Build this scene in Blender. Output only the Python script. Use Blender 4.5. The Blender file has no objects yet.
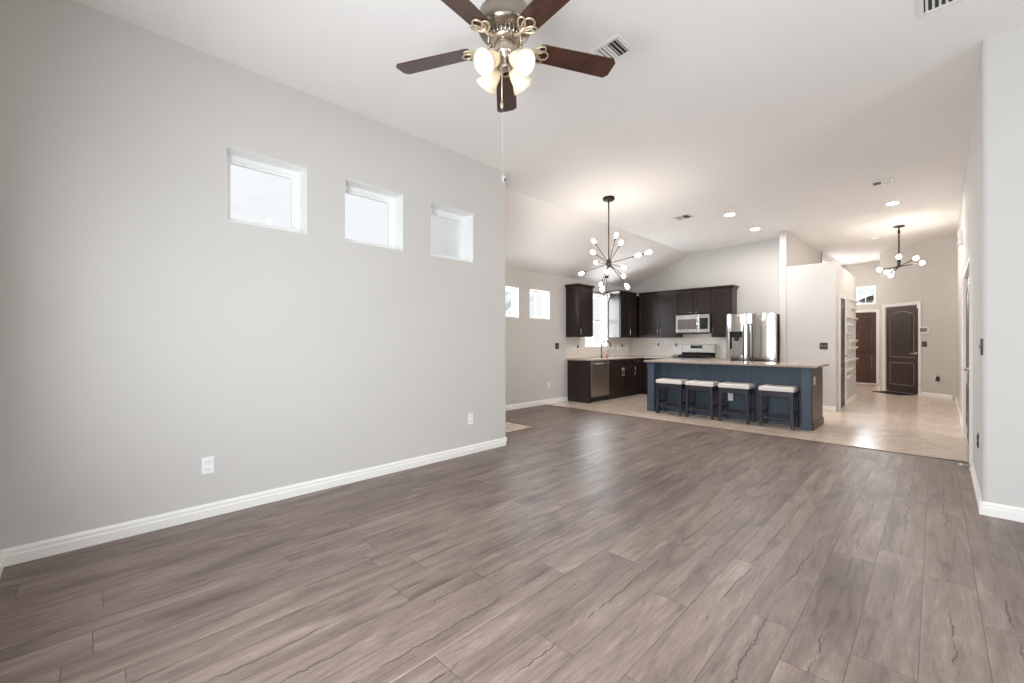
import bpy, bmesh, math, random
from mathutils import Vector, Matrix
random.seed(7)
SC = bpy.context.scene
COL = SC.collection
PI = math.pi

# ------------------------------------------------------------------ camera
CAM_H = 1.25
YAW = 44.7525
cam_data = bpy.data.cameras.new('camera')
cam_data.lens = 15.0
cam_data.sensor_width = 36.0
cam_data.clip_start = 0.02
cam = bpy.data.objects.new('camera', cam_data)
COL.objects.link(cam)
cam.location = (0, 0, CAM_H)
cam.rotation_euler = (PI / 2, 0, math.radians(YAW))
SC.camera = cam

# ------------------------------------------------------------------ view, world, daylight
SC.view_settings.view_transform = 'Standard'
SC.view_settings.look = 'None'
SC.view_settings.gamma = 1.0
SC.view_settings.use_curve_mapping = False
SC.view_settings.exposure = 0.27
SC.cycles.max_bounces = 12
SC.cycles.diffuse_bounces = 8
SC.cycles.glossy_bounces = 5
SC.cycles.transparent_max_bounces = 12
SC.cycles.sample_clamp_indirect = 6.0
SC.cycles.use_denoising = True

world = bpy.data.worlds.new('overcast_sky')
SC.world = world
world.use_nodes = True
wb = world.node_tree.nodes['Background']
wb.inputs[0].default_value = (0.97, 0.985, 1.0, 1)
wb.inputs[1].default_value = 0.84


def area(name, loc, normal, sx, sy, power, color):
    d = bpy.data.lights.new(name, 'AREA')
    d.shape = 'RECTANGLE'
    d.size, d.size_y = sx, sy
    d.energy = power
    d.color = color
    o = bpy.data.objects.new(name, d)
    COL.objects.link(o)
    o.location = loc
    o.rotation_euler = Vector(normal).to_track_quat('-Z', 'Y').to_euler()
    return o


DAY = (0.91, 0.955, 1.0)
# daylight entering by the openings of the place
area('daylight_patio', (1.75, -0.44, 1.25), (0, 1, 0), 2.3, 2.1, 40, DAY)
area('daylight_back_window', (-2.75, -0.44, 1.45), (0, 1, 0), 1.1, 1.7, 8, DAY)
area('daylight_back_window', (-1.05, -0.44, 1.45), (0, 1, 0), 1.3, 1.7, 130, DAY)
area('daylight_side_window', (3.42, 2.2, 1.45), (-1, 0, 0), 2.4, 1.9, 55, DAY)
area('daylight_sink_window', (-5.72, 8.31, 1.74), (1, 0, 0), 0.8, 1.1, 66, DAY)
area('daylight_small_window', (-5.72, 6.34, 1.98), (1, 0, 0), 0.5, 0.5, 15, DAY)
area('daylight_small_window', (-5.72, 5.45, 1.98), (1, 0, 0), 0.5, 0.5, 15, DAY)
area('daylight_transom', (-1.68, 16.68, 2.62), (0, -1, 0), 0.8, 0.5, 40, DAY)

# ------------------------------------------------------------------ materials


def s2l(c):
    out = []
    for v in c[:3]:
        v = v / 255.0
        out.append(v / 12.92 if v <= 0.04045 else ((v + 0.055) / 1.055) ** 2.4)
    return (out[0], out[1], out[2], 1.0)


class NT:
    def __init__(self, name):
        self.m = bpy.data.materials.new(name)
        self.m.use_nodes = True
        self.t = self.m.node_tree
        self.t.nodes.clear()
        self.out = self.t.nodes.new('ShaderNodeOutputMaterial')

    def n(self, typ, **kw):
        nd = self.t.nodes.new(typ)
        for k, v in kw.items():
            setattr(nd, k, v)
        return nd

    def l(self, a, b):
        self.t.links.new(a, b)

    def val(self, sock, v):
        if hasattr(v, 'is_output') or isinstance(v, bpy.types.NodeSocket):
            self.t.links.new(v, sock)
        else:
            sock.default_value = v

    def math(self, op, a, b=None, c=None, clamp=False):
        nd = self.n('ShaderNodeMath', operation=op)
        nd.use_clamp = clamp
        self.val(nd.inputs[0], a)
        if b is not None:
            self.val(nd.inputs[1], b)
        if c is not None:
            self.val(nd.inputs[2], c)
        return nd.outputs[0]

    def mix(self, fac, a, b, mode='MIX'):
        nd = self.n('ShaderNodeMix', data_type='RGBA', blend_type=mode)
        self.val(nd.inputs[0], fac)
        self.val(nd.inputs[6], a)
        self.val(nd.inputs[7], b)
        return nd.outputs[2]

    def comb(self, x, y, z):
        nd = self.n('ShaderNodeCombineXYZ')
        self.val(nd.inputs[0], x)
        self.val(nd.inputs[1], y)
        self.val(nd.inputs[2], z)
        return nd.outputs[0]

    def noise(self, vec, scale, detail=2.0, rough=0.5, dist=0.0):
        nd = self.n('ShaderNodeTexNoise')
        if vec is not None:
            self.l(vec, nd.inputs['Vector'])
        nd.inputs['Scale'].default_value = scale
        nd.inputs['Detail'].default_value = detail
        nd.inputs['Roughness'].default_value = rough
        nd.inputs['Distortion'].default_value = dist
        return nd.outputs[0]

    def ramp(self, fac, stops):
        nd = self.n('ShaderNodeValToRGB')
        self.l(fac, nd.inputs[0])
        el = nd.color_ramp.elements
        while len(el) < len(stops):
            el.new(0.5)
        for e, (p, c) in zip(el, stops):
            e.position = p
            e.color = c if len(c) == 4 else (*c, 1)
        return nd.outputs[0]

    def bump(self, height, strength, dist=0.01):
        nd = self.n('ShaderNodeBump')
        nd.inputs['Strength'].default_value = strength
        nd.inputs['Distance'].default_value = dist
        self.l(height, nd.inputs['Height'])
        return nd.outputs[0]

    def bsdf(self, color, rough, metal=0.0, normal=None, spec=0.5, coat=0.0, emis=None, estr=0.0):
        p = self.n('ShaderNodeBsdfPrincipled')
        self.val(p.inputs['Base Color'], color)
        self.val(p.inputs['Roughness'], rough)
        p.inputs['Metallic'].default_value = metal
        p.inputs['Specular IOR Level'].default_value = spec
        p.inputs['Coat Weight'].default_value = coat
        if normal is not None:
            self.l(normal, p.inputs['Normal'])
        if emis is not None:
            p.inputs['Emission Color'].default_value = emis
            p.inputs['Emission Strength'].default_value = estr
        self.l(p.outputs[0], self.out.inputs[0])
        return p


def objco(nt):
    return nt.n('ShaderNodeTexCoord').outputs['Object']


def geopos(nt):
    return nt.n('ShaderNodeNewGeometry').outputs['Position']


def painted(name, rgb, rough=0.85, bump=0.12, scale=160, spec=0.3):
    nt = NT(name)
    co = geopos(nt)
    nz = nt.noise(co, scale, 3, 0.6)
    big = nt.noise(co, 1.3, 2, 0.5)
    c = s2l(rgb)
    d = tuple(v * 0.955 for v in c[:3]) + (1,)
    col = nt.mix(big, d, c)
    nt.bsdf(col, rough, normal=nt.bump(nz, bump, 0.004), spec=spec)
    return nt.m


def plain(name, rgb, rough=0.5, metal=0.0, spec=0.5, coat=0.0, var=0.06, nscale=20):
    nt = NT(name)
    nz = nt.noise(objco(nt), nscale, 3, 0.55)
    c = s2l(rgb)
    d = tuple(v * (1 - var) for v in c[:3]) + (1,)
    nt.bsdf(nt.mix(nz, d, c), rough, metal, spec=spec, coat=coat)
    return nt.m


def woodish(name, rgb_dark, rgb_light, axis='Z', rough=0.4, scale=9.0, coat=0.0, spec=0.5):
    nt = NT(name)
    co = objco(nt)
    mp = nt.n('ShaderNodeMapping')
    sc = {'X': (0.09, 1, 1), 'Y': (1, 0.09, 1), 'Z': (1, 1, 0.09)}[axis]
    mp.inputs['Scale'].default_value = sc
    nt.l(co, mp.inputs['Vector'])
    nz = nt.noise(mp.outputs[0], scale * 6, 5, 0.65, 0.4)
    nz2 = nt.noise(mp.outputs[0], scale, 2, 0.5)
    f = nt.math('ADD', nt.math('MULTIPLY', nz, 0.6), nt.math('MULTIPLY', nz2, 0.4))
    col = nt.ramp(f, [(0.32, s2l(rgb_dark)), (0.68, s2l(rgb_light))])
    nt.bsdf(col, rough, normal=nt.bump(nz, 0.08, 0.002), coat=coat, spec=spec)
    return nt.m


def steel(name, rgb=(190, 188, 184), rough=0.28, axis='Z'):
    nt = NT(name)
    co = objco(nt)
    mp = nt.n('ShaderNodeMapping')
    mp.inputs['Scale'].default_value = {'Z': (1, 1, 0.02), 'X': (0.02, 1, 1), 'Y': (1, 0.02, 1)}[axis]
    nt.l(co, mp.inputs['Vector'])
    nz = nt.noise(mp.outputs[0], 220, 2, 0.5)
    r = nt.math('ADD', nt.math('MULTIPLY', nz, 0.10), rough - 0.05)
    nt.bsdf(s2l(rgb), r, 1.0)
    return nt.m


def emitter(name, rgb, strength):
    nt = NT(name)
    e = nt.n('ShaderNodeEmission')
    e.inputs[0].default_value = (*rgb, 1)
    e.inputs[1].default_value = strength
    nt.l(e.outputs[0], nt.out.inputs[0])
    return nt.m


def glass_thin(name, tint=(0.97, 0.98, 0.985), fac=0.02):
    nt = NT(name)
    tr = nt.n('ShaderNodeBsdfTransparent')
    tr.inputs[0].default_value = (*tint, 1)
    gl = nt.n('ShaderNodeBsdfGlossy')
    gl.inputs['Roughness'].default_value = 0.03
    mx = nt.n('ShaderNodeMixShader')
    mx.inputs[0].default_value = fac
    nt.l(tr.outputs[0], mx.inputs[1])
    nt.l(gl.outputs[0], mx.inputs[2])
    nt.l(mx.outputs[0], nt.out.inputs[0])
    return nt.m


def laminate():
    nt = NT('grey_brown_laminate')
    co = geopos(nt)
    sp = nt.n('ShaderNodeSeparateXYZ')
    nt.l(co, sp.inputs[0])
    x, y = sp.outputs[0], sp.outputs[1]
    W, L = 0.195, 1.22
    xr = nt.math('DIVIDE', nt.math('ADD', x, 20.0 * W + 0.045), W)
    row = nt.math('FLOOR', xr)
    fx = nt.math('SUBTRACT', xr, row)
    wn1 = nt.n('ShaderNodeTexWhiteNoise', noise_dimensions='1D')
    nt.l(row, wn1.inputs['W'])
    yr = nt.math('ADD', nt.math('DIVIDE', nt.math('ADD', y, 20.0), L), wn1.outputs[0])
    colm = nt.math('FLOOR', yr)
    fy = nt.math('SUBTRACT', yr, colm)
    wn2 = nt.n('ShaderNodeTexWhiteNoise', noise_dimensions='2D')
    nt.l(nt.comb(row, colm, 0.0), wn2.inputs['Vector'])
    pid = wn2.outputs[0]
    off = nt.math('MULTIPLY', pid, 37.0)
    # grain space: compressed along the plank
    g = nt.comb(nt.math('ADD', x, off), nt.math('MULTIPLY', y, 0.10), off)
    g2 = nt.comb(nt.math('ADD', x, off), nt.math('MULTIPLY', y, 0.30), off)
    g3 = nt.comb(nt.math('ADD', x, off), nt.math('MULTIPLY', y, 0.13), off)
    fine = nt.noise(g, 75, 8, 0.78, 0.5)
    mid = nt.noise(g3, 11, 4, 0.6, 0.8)
    blot = nt.noise(g2, 3.2, 2, 0.5, 0.4)
    base = nt.ramp(nt.math('ADD', nt.math('MULTIPLY', mid, 0.55), nt.math('MULTIPLY', fine, 0.45)),
                   [(0.34, s2l((80, 67, 61))), (0.45, s2l((114, 99, 91))), (0.55, s2l((132, 116, 107))), (0.67, s2l((158, 142, 132)))])
    tone = nt.math('ADD', nt.math('MULTIPLY', pid, 0.20), 0.88)
    tc = nt.comb(tone, tone, tone)
    base = nt.mix(1.0, base, tc, 'MULTIPLY')
    dk = nt.ramp(blot, [(0.28, (0.66, 0.63, 0.61)), (0.46, (1, 1, 1))])
    base = nt.mix(1.0, base, dk, 'MULTIPLY')
    # dark smudges beside the cracks
    wob = nt.math('MULTIPLY', nt.math('SUBTRACT', nt.noise(nt.comb(off, nt.math('MULTIPLY', y, 1.0), off), 4.0, 6, 0.72), 0.5), 0.50)
    cen = nt.math('ABSOLUTE', nt.math('SUBTRACT', nt.math('SUBTRACT', fx, 0.5), wob))
    gate = nt.noise(nt.comb(off, nt.math('MULTIPLY', y, 1.0), 3.1), 2.4, 3, 0.6)
    gatem = nt.math('MULTIPLY', nt.math('SUBTRACT', gate, 0.45), 0.17, clamp=True)
    crack = nt.math('LESS_THAN', cen, nt.math('MINIMUM', gatem, 0.015))
    halo = nt.math('MULTIPLY', nt.math('SUBTRACT', 1.0, nt.math('DIVIDE', cen, 0.13), clamp=True), nt.math('MULTIPLY', gatem, 14.0, clamp=True))
    base = nt.mix(nt.math('MULTIPLY', halo, 0.32), base, s2l((84, 73, 66)))
    base = nt.mix(nt.math('MULTIPLY', crack, 0.9), base, s2l((52, 44, 39)))
    # seams
    ex = nt.math('MINIMUM', fx, nt.math('SUBTRACT', 1.0, fx))
    ey = nt.math('MINIMUM', fy, nt.math('SUBTRACT', 1.0, fy))
    seam = nt.math('MAXIMUM', nt.math('LESS_THAN', ex, 0.0085), nt.math('LESS_THAN', ey, 0.0014))
    base = nt.mix(nt.math('MULTIPLY', seam, 0.78), base, s2l((62, 54, 48)))
    rough = nt.math('ADD', nt.math('MULTIPLY', fine, 0.18), 0.31)
    hgt = nt.math('SUBTRACT', nt.math('MULTIPLY', fine, 0.35), nt.math('ADD', seam, nt.math('MULTIPLY', crack, 0.6)))
    nt.bsdf(base, rough, normal=nt.bump(hgt, 0.16, 0.002), spec=0.45)
    return nt.m


def tile_floor():
    nt = NT('beige_floor_tile')
    co = geopos(nt)
    sp = nt.n('ShaderNodeSeparateXYZ')
    nt.l(co, sp.inputs[0])
    W = 0.345
    xr = nt.math('DIVIDE', nt.math('ADD', sp.outputs[0], 0.78 + 20 * W), W)
    yr = nt.math('DIVIDE', nt.math('SUBTRACT', sp.outputs[1], 6.47 - 20 * W), W)
    rx, ry = nt.math('FLOOR', xr), nt.math('FLOOR', yr)
    fx, fy = nt.math('SUBTRACT', xr, rx), nt.math('SUBTRACT', yr, ry)
    wn = nt.n('ShaderNodeTexWhiteNoise', noise_dimensions='2D')
    nt.l(nt.comb(rx, ry, 0.0), wn.inputs['Vector'])
    nz = nt.noise(co, 7, 5, 0.65, 0.8)
    col = nt.ramp(nz, [(0.3, s2l((198, 179, 163))), (0.7, s2l((222, 206, 191)))])
    t = nt.math('ADD', nt.math('MULTIPLY', wn.outputs[0], 0.08), 0.95)
    col = nt.mix(1.0, col, nt.comb(t, t, t), 'MULTIPLY')
    ex = nt.math('MINIMUM', fx, nt.math('SUBTRACT', 1.0, fx))
    ey = nt.math('MINIMUM', fy, nt.math('SUBTRACT', 1.0, fy))
    gr = nt.math('LESS_THAN', nt.math('MINIMUM', ex, ey), 0.009)
    col = nt.mix(nt.math('MULTIPLY', gr, 0.55), col, s2l((140, 116, 98)))
    rough = nt.math('ADD', nt.math('MULTIPLY', gr, 0.4), 0.22)
    nt.bsdf(col, rough, normal=nt.bump(nt.math('SUBTRACT', 1.0, gr), 0.2, 0.003), spec=0.5)
    return nt.m


def backsplash_mat(name, c1, c2):
    nt = NT(name)
    co = geopos(nt)
    sp = nt.n('ShaderNodeSeparateXYZ')
    nt.l(co, sp.inputs[0])
    hor = nt.math('ADD', sp.outputs[0], sp.outputs[1])
    br = nt.n('ShaderNodeTexBrick')
    nt.l(nt.comb(hor, sp.outputs[2], 0.0), br.inputs['Vector'])
    br.inputs['Color1'].default_value = s2l(c1)
    br.inputs['Color2'].default_value = s2l(c2)
    br.inputs['Mortar'].default_value = s2l((214, 204, 192))
    br.inputs['Scale'].default_value = 1.0
    br.inputs['Mortar Size'].default_value = 0.003
    br.inputs['Brick Width'].default_value = 0.30
    br.inputs['Row Height'].default_value = 0.075
    nt.bsdf(br.outputs['Color'], 0.3, normal=nt.bump(nt.math('SUBTRACT', 1.0, br.outputs['Fac']), 0.15, 0.002))
    return nt.m


def granite(name, c1, c2, c3):
    nt = NT(name)
    co = geopos(nt)
    a = nt.noise(co, 90, 4, 0.7)
    b = nt.noise(co, 24, 4, 0.6, 0.6)
    col = nt.ramp(a, [(0.35, s2l(c1)), (0.5, s2l(c2)), (0.68, s2l(c3))])
    col = nt.mix(nt.math('MULTIPLY', b, 0.5), col, s2l(c2))
    nt.bsdf(col, 0.12, spec=0.55)
    return nt.m


M = {}
M['wall'] = painted('greige_wall_paint', (206, 203, 199))
M['ceiling'] = painted('white_ceiling_paint', (238, 235, 233), 0.95, 0.2, 110, 0.2)
M['trim'] = plain('white_trim_paint', (240, 238, 234), 0.4, var=0.03)
M['floor'] = laminate()
M['tile'] = tile_floor()
M['strip'] = woodish('brown_floor_reducer', (104, 84, 68), (132, 108, 88), 'X')
M['splash'] = backsplash_mat('cream_backsplash_tile', (232, 225, 216), (226, 218, 208))
M['counter'] = granite('light_granite', (110, 96, 86), (172, 156, 142), (206, 194, 182))
M['espresso'] = woodish('espresso_cabinet_wood', (25, 17, 15), (46, 33, 28), 'Z', 0.3, coat=0.05, spec=0.4)
M['endwood'] = woodish('brown_end_panel_wood', (44, 27, 20), (76, 50, 38), 'Z', 0.35)
M['blue'] = woodish('slate_blue_paint', (64, 77, 92), (76, 90, 106), 'Z', 0.45, 4)
M['toe'] = plain('dark_toe_kick', (30, 22, 19), 0.5)
M['stool'] = woodish('dark_stool_wood', (40, 40, 48), (58, 57, 66), 'Z', 0.4)
M['cushion'] = plain('white_vinyl_cushion', (235, 230, 226), 0.45, var=0.04)
M['piping'] = plain('brown_cushion_edge', (90, 80, 76), 0.6)
M['paper'] = plain('white_paper', (240, 240, 240), 0.8, var=0.02)
M['steel'] = steel('brushed_stainless')
M['fridge'] = steel('stainless_fridge', (214, 212, 208), 0.13)
M['dwsteel'] = steel('stainless_dishwasher', (178, 168, 158), 0.3)
M['nickel'] = plain('brushed_nickel', (196, 186, 172), 0.28, 1.0, var=0.1)
M['motor'] = plain('aged_nickel_housing', (150, 140, 128), 0.3, 1.0, var=0.1)
M['chrome'] = plain('polished_chrome', (222, 222, 222), 0.12, 1.0, var=0.03)
M['faucetmetal'] = plain('grey_satin_nickel', (84, 79, 74), 0.35, 0.8, var=0.1)
M['bronze'] = plain('dark_bronze', (58, 50, 44), 0.38, 0.85, var=0.15)
M['brass'] = plain('aged_brass', (100, 88, 72), 0.36, 0.9, var=0.12)
M['iron'] = plain('lamplit_nickel', (214, 196, 168), 0.35, 0.75, var=0.1)  # nickel with the warm light of the fan lamps put into its colour
M['black'] = plain('black_gloss', (22, 22, 23), 0.22)
M['blackmat'] = plain('black_cast_iron', (26, 25, 25), 0.6)
M['darkgrey'] = plain('dark_grey_plastic', (64, 62, 60), 0.4)
M['ovenglass'] = plain('smoked_oven_glass', (92, 84, 80), 0.15)
M['bladewood'] = woodish('walnut_fan_blade', (40, 22, 18), (84, 52, 42), 'X', 0.3, 6, 0.2)
M['frontdoor'] = woodish('red_brown_door_wood', (62, 40, 34), (88, 58, 49), 'Z', 0.4)
M['darkdoor'] = woodish('espresso_door_paint', (50, 38, 34), (62, 49, 44), 'Z', 0.38)
M['moulding'] = plain('highlit_door_moulding', (134, 118, 108), 0.35)  # paler than the door: specular highlights are put into the colour
M['moulddark'] = woodish('door_moulding_wood', (100, 66, 56), (130, 92, 80), 'Z', 0.35)
M['plate'] = plain('white_plastic_plate', (240, 240, 240), 0.35, var=0.02)
M['slot'] = plain('grey_socket_slot', (120, 120, 120), 0.5)
M['plateblk'] = plain('dark_bronze_plate', (62, 56, 50), 0.4, 0.3)
M['switchgrey'] = plain('grey_rocker', (150, 146, 140), 0.4)
M['lcd'] = plain('grey_display', (120, 122, 124), 0.25)
M['ventgrey'] = plain('dark_duct', (66, 64, 62), 0.7)
M['louver'] = plain('white_louver', (228, 226, 222), 0.45)
M['mat'] = plain('dark_door_mat', (40, 33, 30), 1.0, spec=0.1, nscale=120, var=0.4)
M['glass'] = glass_thin('window_glass')
M['clear'] = glass_thin('clear_glass_globe', (0.96, 0.97, 0.97), 0.12)
M['vinyl'] = plain('white_window_vinyl', (240, 241, 240), 0.4, var=0.02)
M['siding'] = plain('pale_neighbour_siding', (250, 250, 250), 0.8, var=0.03)
M['roof'] = plain('grey_shingle', (130, 130, 136), 0.9, var=0.3, nscale=30)
M['bounce_ground'] = plain('whitened_ground', (228, 225, 218), 0.95, var=0.1)  # ground made pale to bounce more light onto the siding outside
M['bark'] = plain('grey_bark', (196, 194, 194), 0.9, var=0.15)
M['soap'] = plain('pink_soap', (168, 112, 102), 0.35)
M['bulb'] = emitter('warm_frosted_bulb', (1.0, 0.90, 0.79), 58.0)
M['bulb2'] = emitter('warm_entry_bulb', (1.0, 0.92, 0.83), 98.0)
M['can'] = emitter('recessed_lens', (1.0, 0.965, 0.93), 520.0)
M['fanbulb'] = emitter('fan_bulb', (1.0, 0.88, 0.70), 6.5)


def shade_mat():
    nt = NT('frosted_tulip_shade')
    co = objco(nt)
    nz = nt.noise(co, 40, 3, 0.6)
    e = nt.n('ShaderNodeEmission')
    e.inputs[0].default_value = (1.0, 0.82, 0.58, 1)
    e.inputs[1].default_value = 0.05
    tl = nt.n('ShaderNodeBsdfTranslucent')
    tl.inputs[0].default_value = (0.85, 0.76, 0.60, 1)
    df = nt.n('ShaderNodeBsdfPrincipled')
    df.inputs['Base Color'].default_value = (0.82, 0.76, 0.64, 1)
    df.inputs['Roughness'].default_value = 0.25
    m1 = nt.n('ShaderNodeMixShader')
    m1.inputs[0].default_value = 0.25
    nt.l(df.outputs[0], m1.inputs[1])
    nt.l(tl.outputs[0], m1.inputs[2])
    ad = nt.n('ShaderNodeAddShader')
    nt.l(m1.outputs[0], ad.inputs[0])
    nt.l(e.outputs[0], ad.inputs[1])
    nt.l(ad.outputs[0], nt.out.inputs[0])
    return nt.m


M['shade'] = shade_mat()

# ------------------------------------------------------------------ mesh helpers
WORLD = {}


class MB:
    """collects geometry in world coordinates, build() links it as one mesh object"""

    def __init__(self, mat4=None):
        self.v, self.f, self.sm = [], [], []
        self.M = mat4

    def add(self, verts, faces, smooth=False):
        b = len(self.v)
        for p in verts:
            p = Vector(p)
            self.v.append(self.M @ p if self.M is not None else p)
        for f in faces:
            self.f.append([b + i for i in f])
            self.sm.append(smooth)
        return self

    def box(self, x0, x1, y0, y1, z0, z1):
        v = [(x0, y0, z0), (x1, y0, z0), (x1, y1, z0), (x0, y1, z0), (x0, y0, z1), (x1, y0, z1), (x1, y1, z1), (x0, y1, z1)]
        return self.add(v, [(3, 2, 1, 0), (4, 5, 6, 7), (0, 1, 5, 4), (1, 2, 6, 5), (2, 3, 7, 6), (3, 0, 4, 7)])

    def fbox(self, fr, u0, u1, v0, v1, n0, n1):
        """box in a surface frame"""
        P = fr.p
        v = [P(u0, v0, n0), P(u1, v0, n0), P(u1, v0, n1), P(u0, v0, n1), P(u0, v1, n0), P(u1, v1, n0), P(u1, v1, n1), P(u0, v1, n1)]
        return self.add(v, [(3, 2, 1, 0), (4, 5, 6, 7), (0, 1, 5, 4), (1, 2, 6, 5), (2, 3, 7, 6), (3, 0, 4, 7)])

    def prism(self, poly, d):
        """poly: list of 3d points, extruded by vector d"""
        n = len(poly)
        d = Vector(d)
        v = [Vector(p) for p in poly] + [Vector(p) + d for p in poly]
        f = [tuple(range(n))[::-1], tuple(range(n, 2 * n))]
        for i in range(n):
            j = (i + 1) % n
            f.append((i, j, n + j, n + i))
        return self.add(v, f)

    def tube(self, pts, r, seg=8, closed=False, r2=None):
        pts = [Vector(p) for p in pts]
        n = len(pts)
        rings = []
        up = None
        for i, p in enumerate(pts):
            if closed:
                t = pts[(i + 1) % n] - pts[i - 1]
            else:
                t = pts[min(i + 1, n - 1)] - pts[max(i - 1, 0)]
            t.normalize()
            if up is None:
                up = Vector((0, 0, 1)) if abs(t.z) < 0.9 else Vector((1, 0, 0))
            a = t.cross(up)
            if a.length < 1e-6:
                a = t.cross(Vector((0, 1, 0)))
            a.normalize()
            b = a.cross(t)
            up = b
            rr = r if r2 is None else r + (r2 - r) * i / max(n - 1, 1)
            rings.append([p + (a * math.cos(2 * PI * k / seg) + b * math.sin(2 * PI * k / seg)) * rr for k in range(seg)])
        v = [q for rg in rings for q in rg]
        f = []
        m = n if closed else n - 1
        for i in range(m):
            for k in range(seg):
                a0, a1 = i * seg + k, i * seg + (k + 1) % seg
                b0, b1 = ((i + 1) % n) * seg + k, ((i + 1) % n) * seg + (k + 1) % seg
                f.append((a0, a1, b1, b0))
        self.add(v, f, True)
        if not closed:
            b = len(self.v) - len(v)
            self.f.append([b + k for k in range(seg)][::-1])
            self.sm.append(False)
            self.f.append([b + (n - 1) * seg + k for k in range(seg)])
            self.sm.append(False)
        return self

    def lathe(self, base, axis, prof, seg=24, cap=True):
        """prof: (radius, distance along axis)"""
        base, axis = Vector(base), Vector(axis).normalized()
        a = axis.cross(Vector((0, 0, 1)) if abs(axis.z) < 0.9 else Vector((1, 0, 0))).normalized()
        b = axis.cross(a)
        v, f = [], []
        for r, h in prof:
            for k in range(seg):
                t = 2 * PI * k / seg
                v.append(base + axis * h + (a * math.cos(t) + b * math.sin(t)) * r)
        for i in range(len(prof) - 1):
            for k in range(seg):
                f.append((i * seg + k, i * seg + (k + 1) % seg, (i + 1) * seg + (k + 1) % seg, (i + 1) * seg + k))
        self.add(v, f, True)
        bidx = len(self.v) - len(v)
        if cap:
            self.f.append([bidx + k for k in range(seg)][::-1])
            self.f.append([bidx + (len(prof) - 1) * seg + k for k in range(seg)])
            self.sm += [False, False]
        return self

    def build(self, name, mat, parent=None, bevel=0.0, seg=2, kind=None, label=None, cat=None, group=None):
        me = bpy.data.meshes.new(name)
        if parent is not None:
            org = WORLD[parent.name]
        else:
            xs = [p.x for p in self.v]
            ys = [p.y for p in self.v]
            zs = [p.z for p in self.v]
            org = Vector(((min(xs) + max(xs)) / 2, (min(ys) + max(ys)) / 2, min(zs)))
        me.from_pydata([tuple(p - org) for p in self.v], [], self.f)
        me.polygons.foreach_set('use_smooth', self.sm)
        me.update()
        bm = bmesh.new()
        bm.from_mesh(me)
        bmesh.ops.recalc_face_normals(bm, faces=bm.faces)
        bm.to_mesh(me)
        bm.free()
        me.materials.append(M[mat])
        o = bpy.data.objects.new(name, me)
        COL.objects.link(o)
        if parent is not None:
            o.parent = parent
        else:
            o.location = org
        WORLD[o.name] = org
        if bevel > 0:
            b = o.modifiers.new('edge', 'BEVEL')
            b.width = bevel
            b.segments = seg
            b.limit_method = 'ANGLE'
            b.angle_limit = math.radians(40)
        tag(o, label, cat, group, kind)
        return o


class Fr:
    """frame on a surface: U to the right as seen from the room, V up, N towards the room"""

    def __init__(self, O, U, N):
        self.O, self.U, self.N = Vector(O), Vector(U).normalized(), Vector(N).normalized()

    def p(self, u, v, n):
        return self.O + self.U * u + Vector((0, 0, v)) + self.N * n


def tag(o, label=None, cat=None, group=None, kind=None):
    if label:
        o['label'] = label
    if cat:
        o['category'] = cat
    if group:
        o['group'] = group
    if kind:
        o['kind'] = kind
    return o


def thing(name, loc, label, cat, group=None, kind=None):
    o = bpy.data.objects.new(name, None)
    COL.objects.link(o)
    o.empty_display_size = 0.1
    o.location = loc
    WORLD[o.name] = Vector(loc)
    return tag(o, label, cat, group, kind)


def copy_tree(o, parent=None):
    c = o.copy()
    COL.objects.link(c)
    if parent is not None:
        c.parent = parent
    for ch in list(o.children):
        copy_tree(ch, c)
    return c


def struct(mb, name, mat, parent=None, bevel=0.0, cat='structure', label=None, seg=2):
    return mb.build(name, mat, parent, bevel, seg, kind='structure' if parent is None else None)


def holes(fr, u0, u1, v0, v1, t, hs):
    """wall slab with rectangular openings, front face on the frame plane, thickness t behind"""
    us = sorted({u0, u1, *[h[0] for h in hs], *[h[1] for h in hs]})
    vs = sorted({v0, v1, *[h[2] for h in hs], *[h[3] for h in hs]})
    us = [u for u in us if u0 <= u <= u1]
    vs = [v for v in vs if v0 <= v <= v1]
    mb = MB()
    solid = {}
    for i in range(len(us) - 1):
        for j in range(len(vs) - 1):
            cu, cv = (us[i] + us[i + 1]) / 2, (vs[j] + vs[j + 1]) / 2
            solid[i, j] = not any(h[0] < cu < h[1] and h[2] < cv < h[3] for h in hs)
    P = fr.p
    for (i, j), sd in solid.items():
        if not sd:
            continue
        a, b, c, d = us[i], us[i + 1], vs[j], vs[j + 1]
        mb.add([P(a, c, 0), P(b, c, 0), P(b, d, 0), P(a, d, 0)], [(0, 1, 2, 3)])
        mb.add([P(a, c, -t), P(b, c, -t), P(b, d, -t), P(a, d, -t)], [(3, 2, 1, 0)])
        if not solid.get((i - 1, j), False):
            mb.add([P(a, c, 0), P(a, d, 0), P(a, d, -t), P(a, c, -t)], [(0, 1, 2, 3)])
        if not solid.get((i + 1, j), False):
            mb.add([P(b, c, 0), P(b, d, 0), P(b, d, -t), P(b, c, -t)], [(3, 2, 1, 0)])
        if not solid.get((i, j - 1), False):
            mb.add([P(a, c, 0), P(b, c, 0), P(b, c, -t), P(a, c, -t)], [(3, 2, 1, 0)])
        if not solid.get((i, j + 1), False):
            mb.add([P(a, d, 0), P(b, d, 0), P(b, d, -t), P(a, d, -t)], [(0, 1, 2, 3)])
    return mb


def weld(o, d=0.0005):
    bm = bmesh.new()
    bm.from_mesh(o.data)
    bmesh.ops.remove_doubles(bm, verts=bm.verts, dist=d)
    bmesh.ops.recalc_face_normals(bm, faces=bm.faces)
    bm.to_mesh(o.data)
    bm.free()


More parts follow.
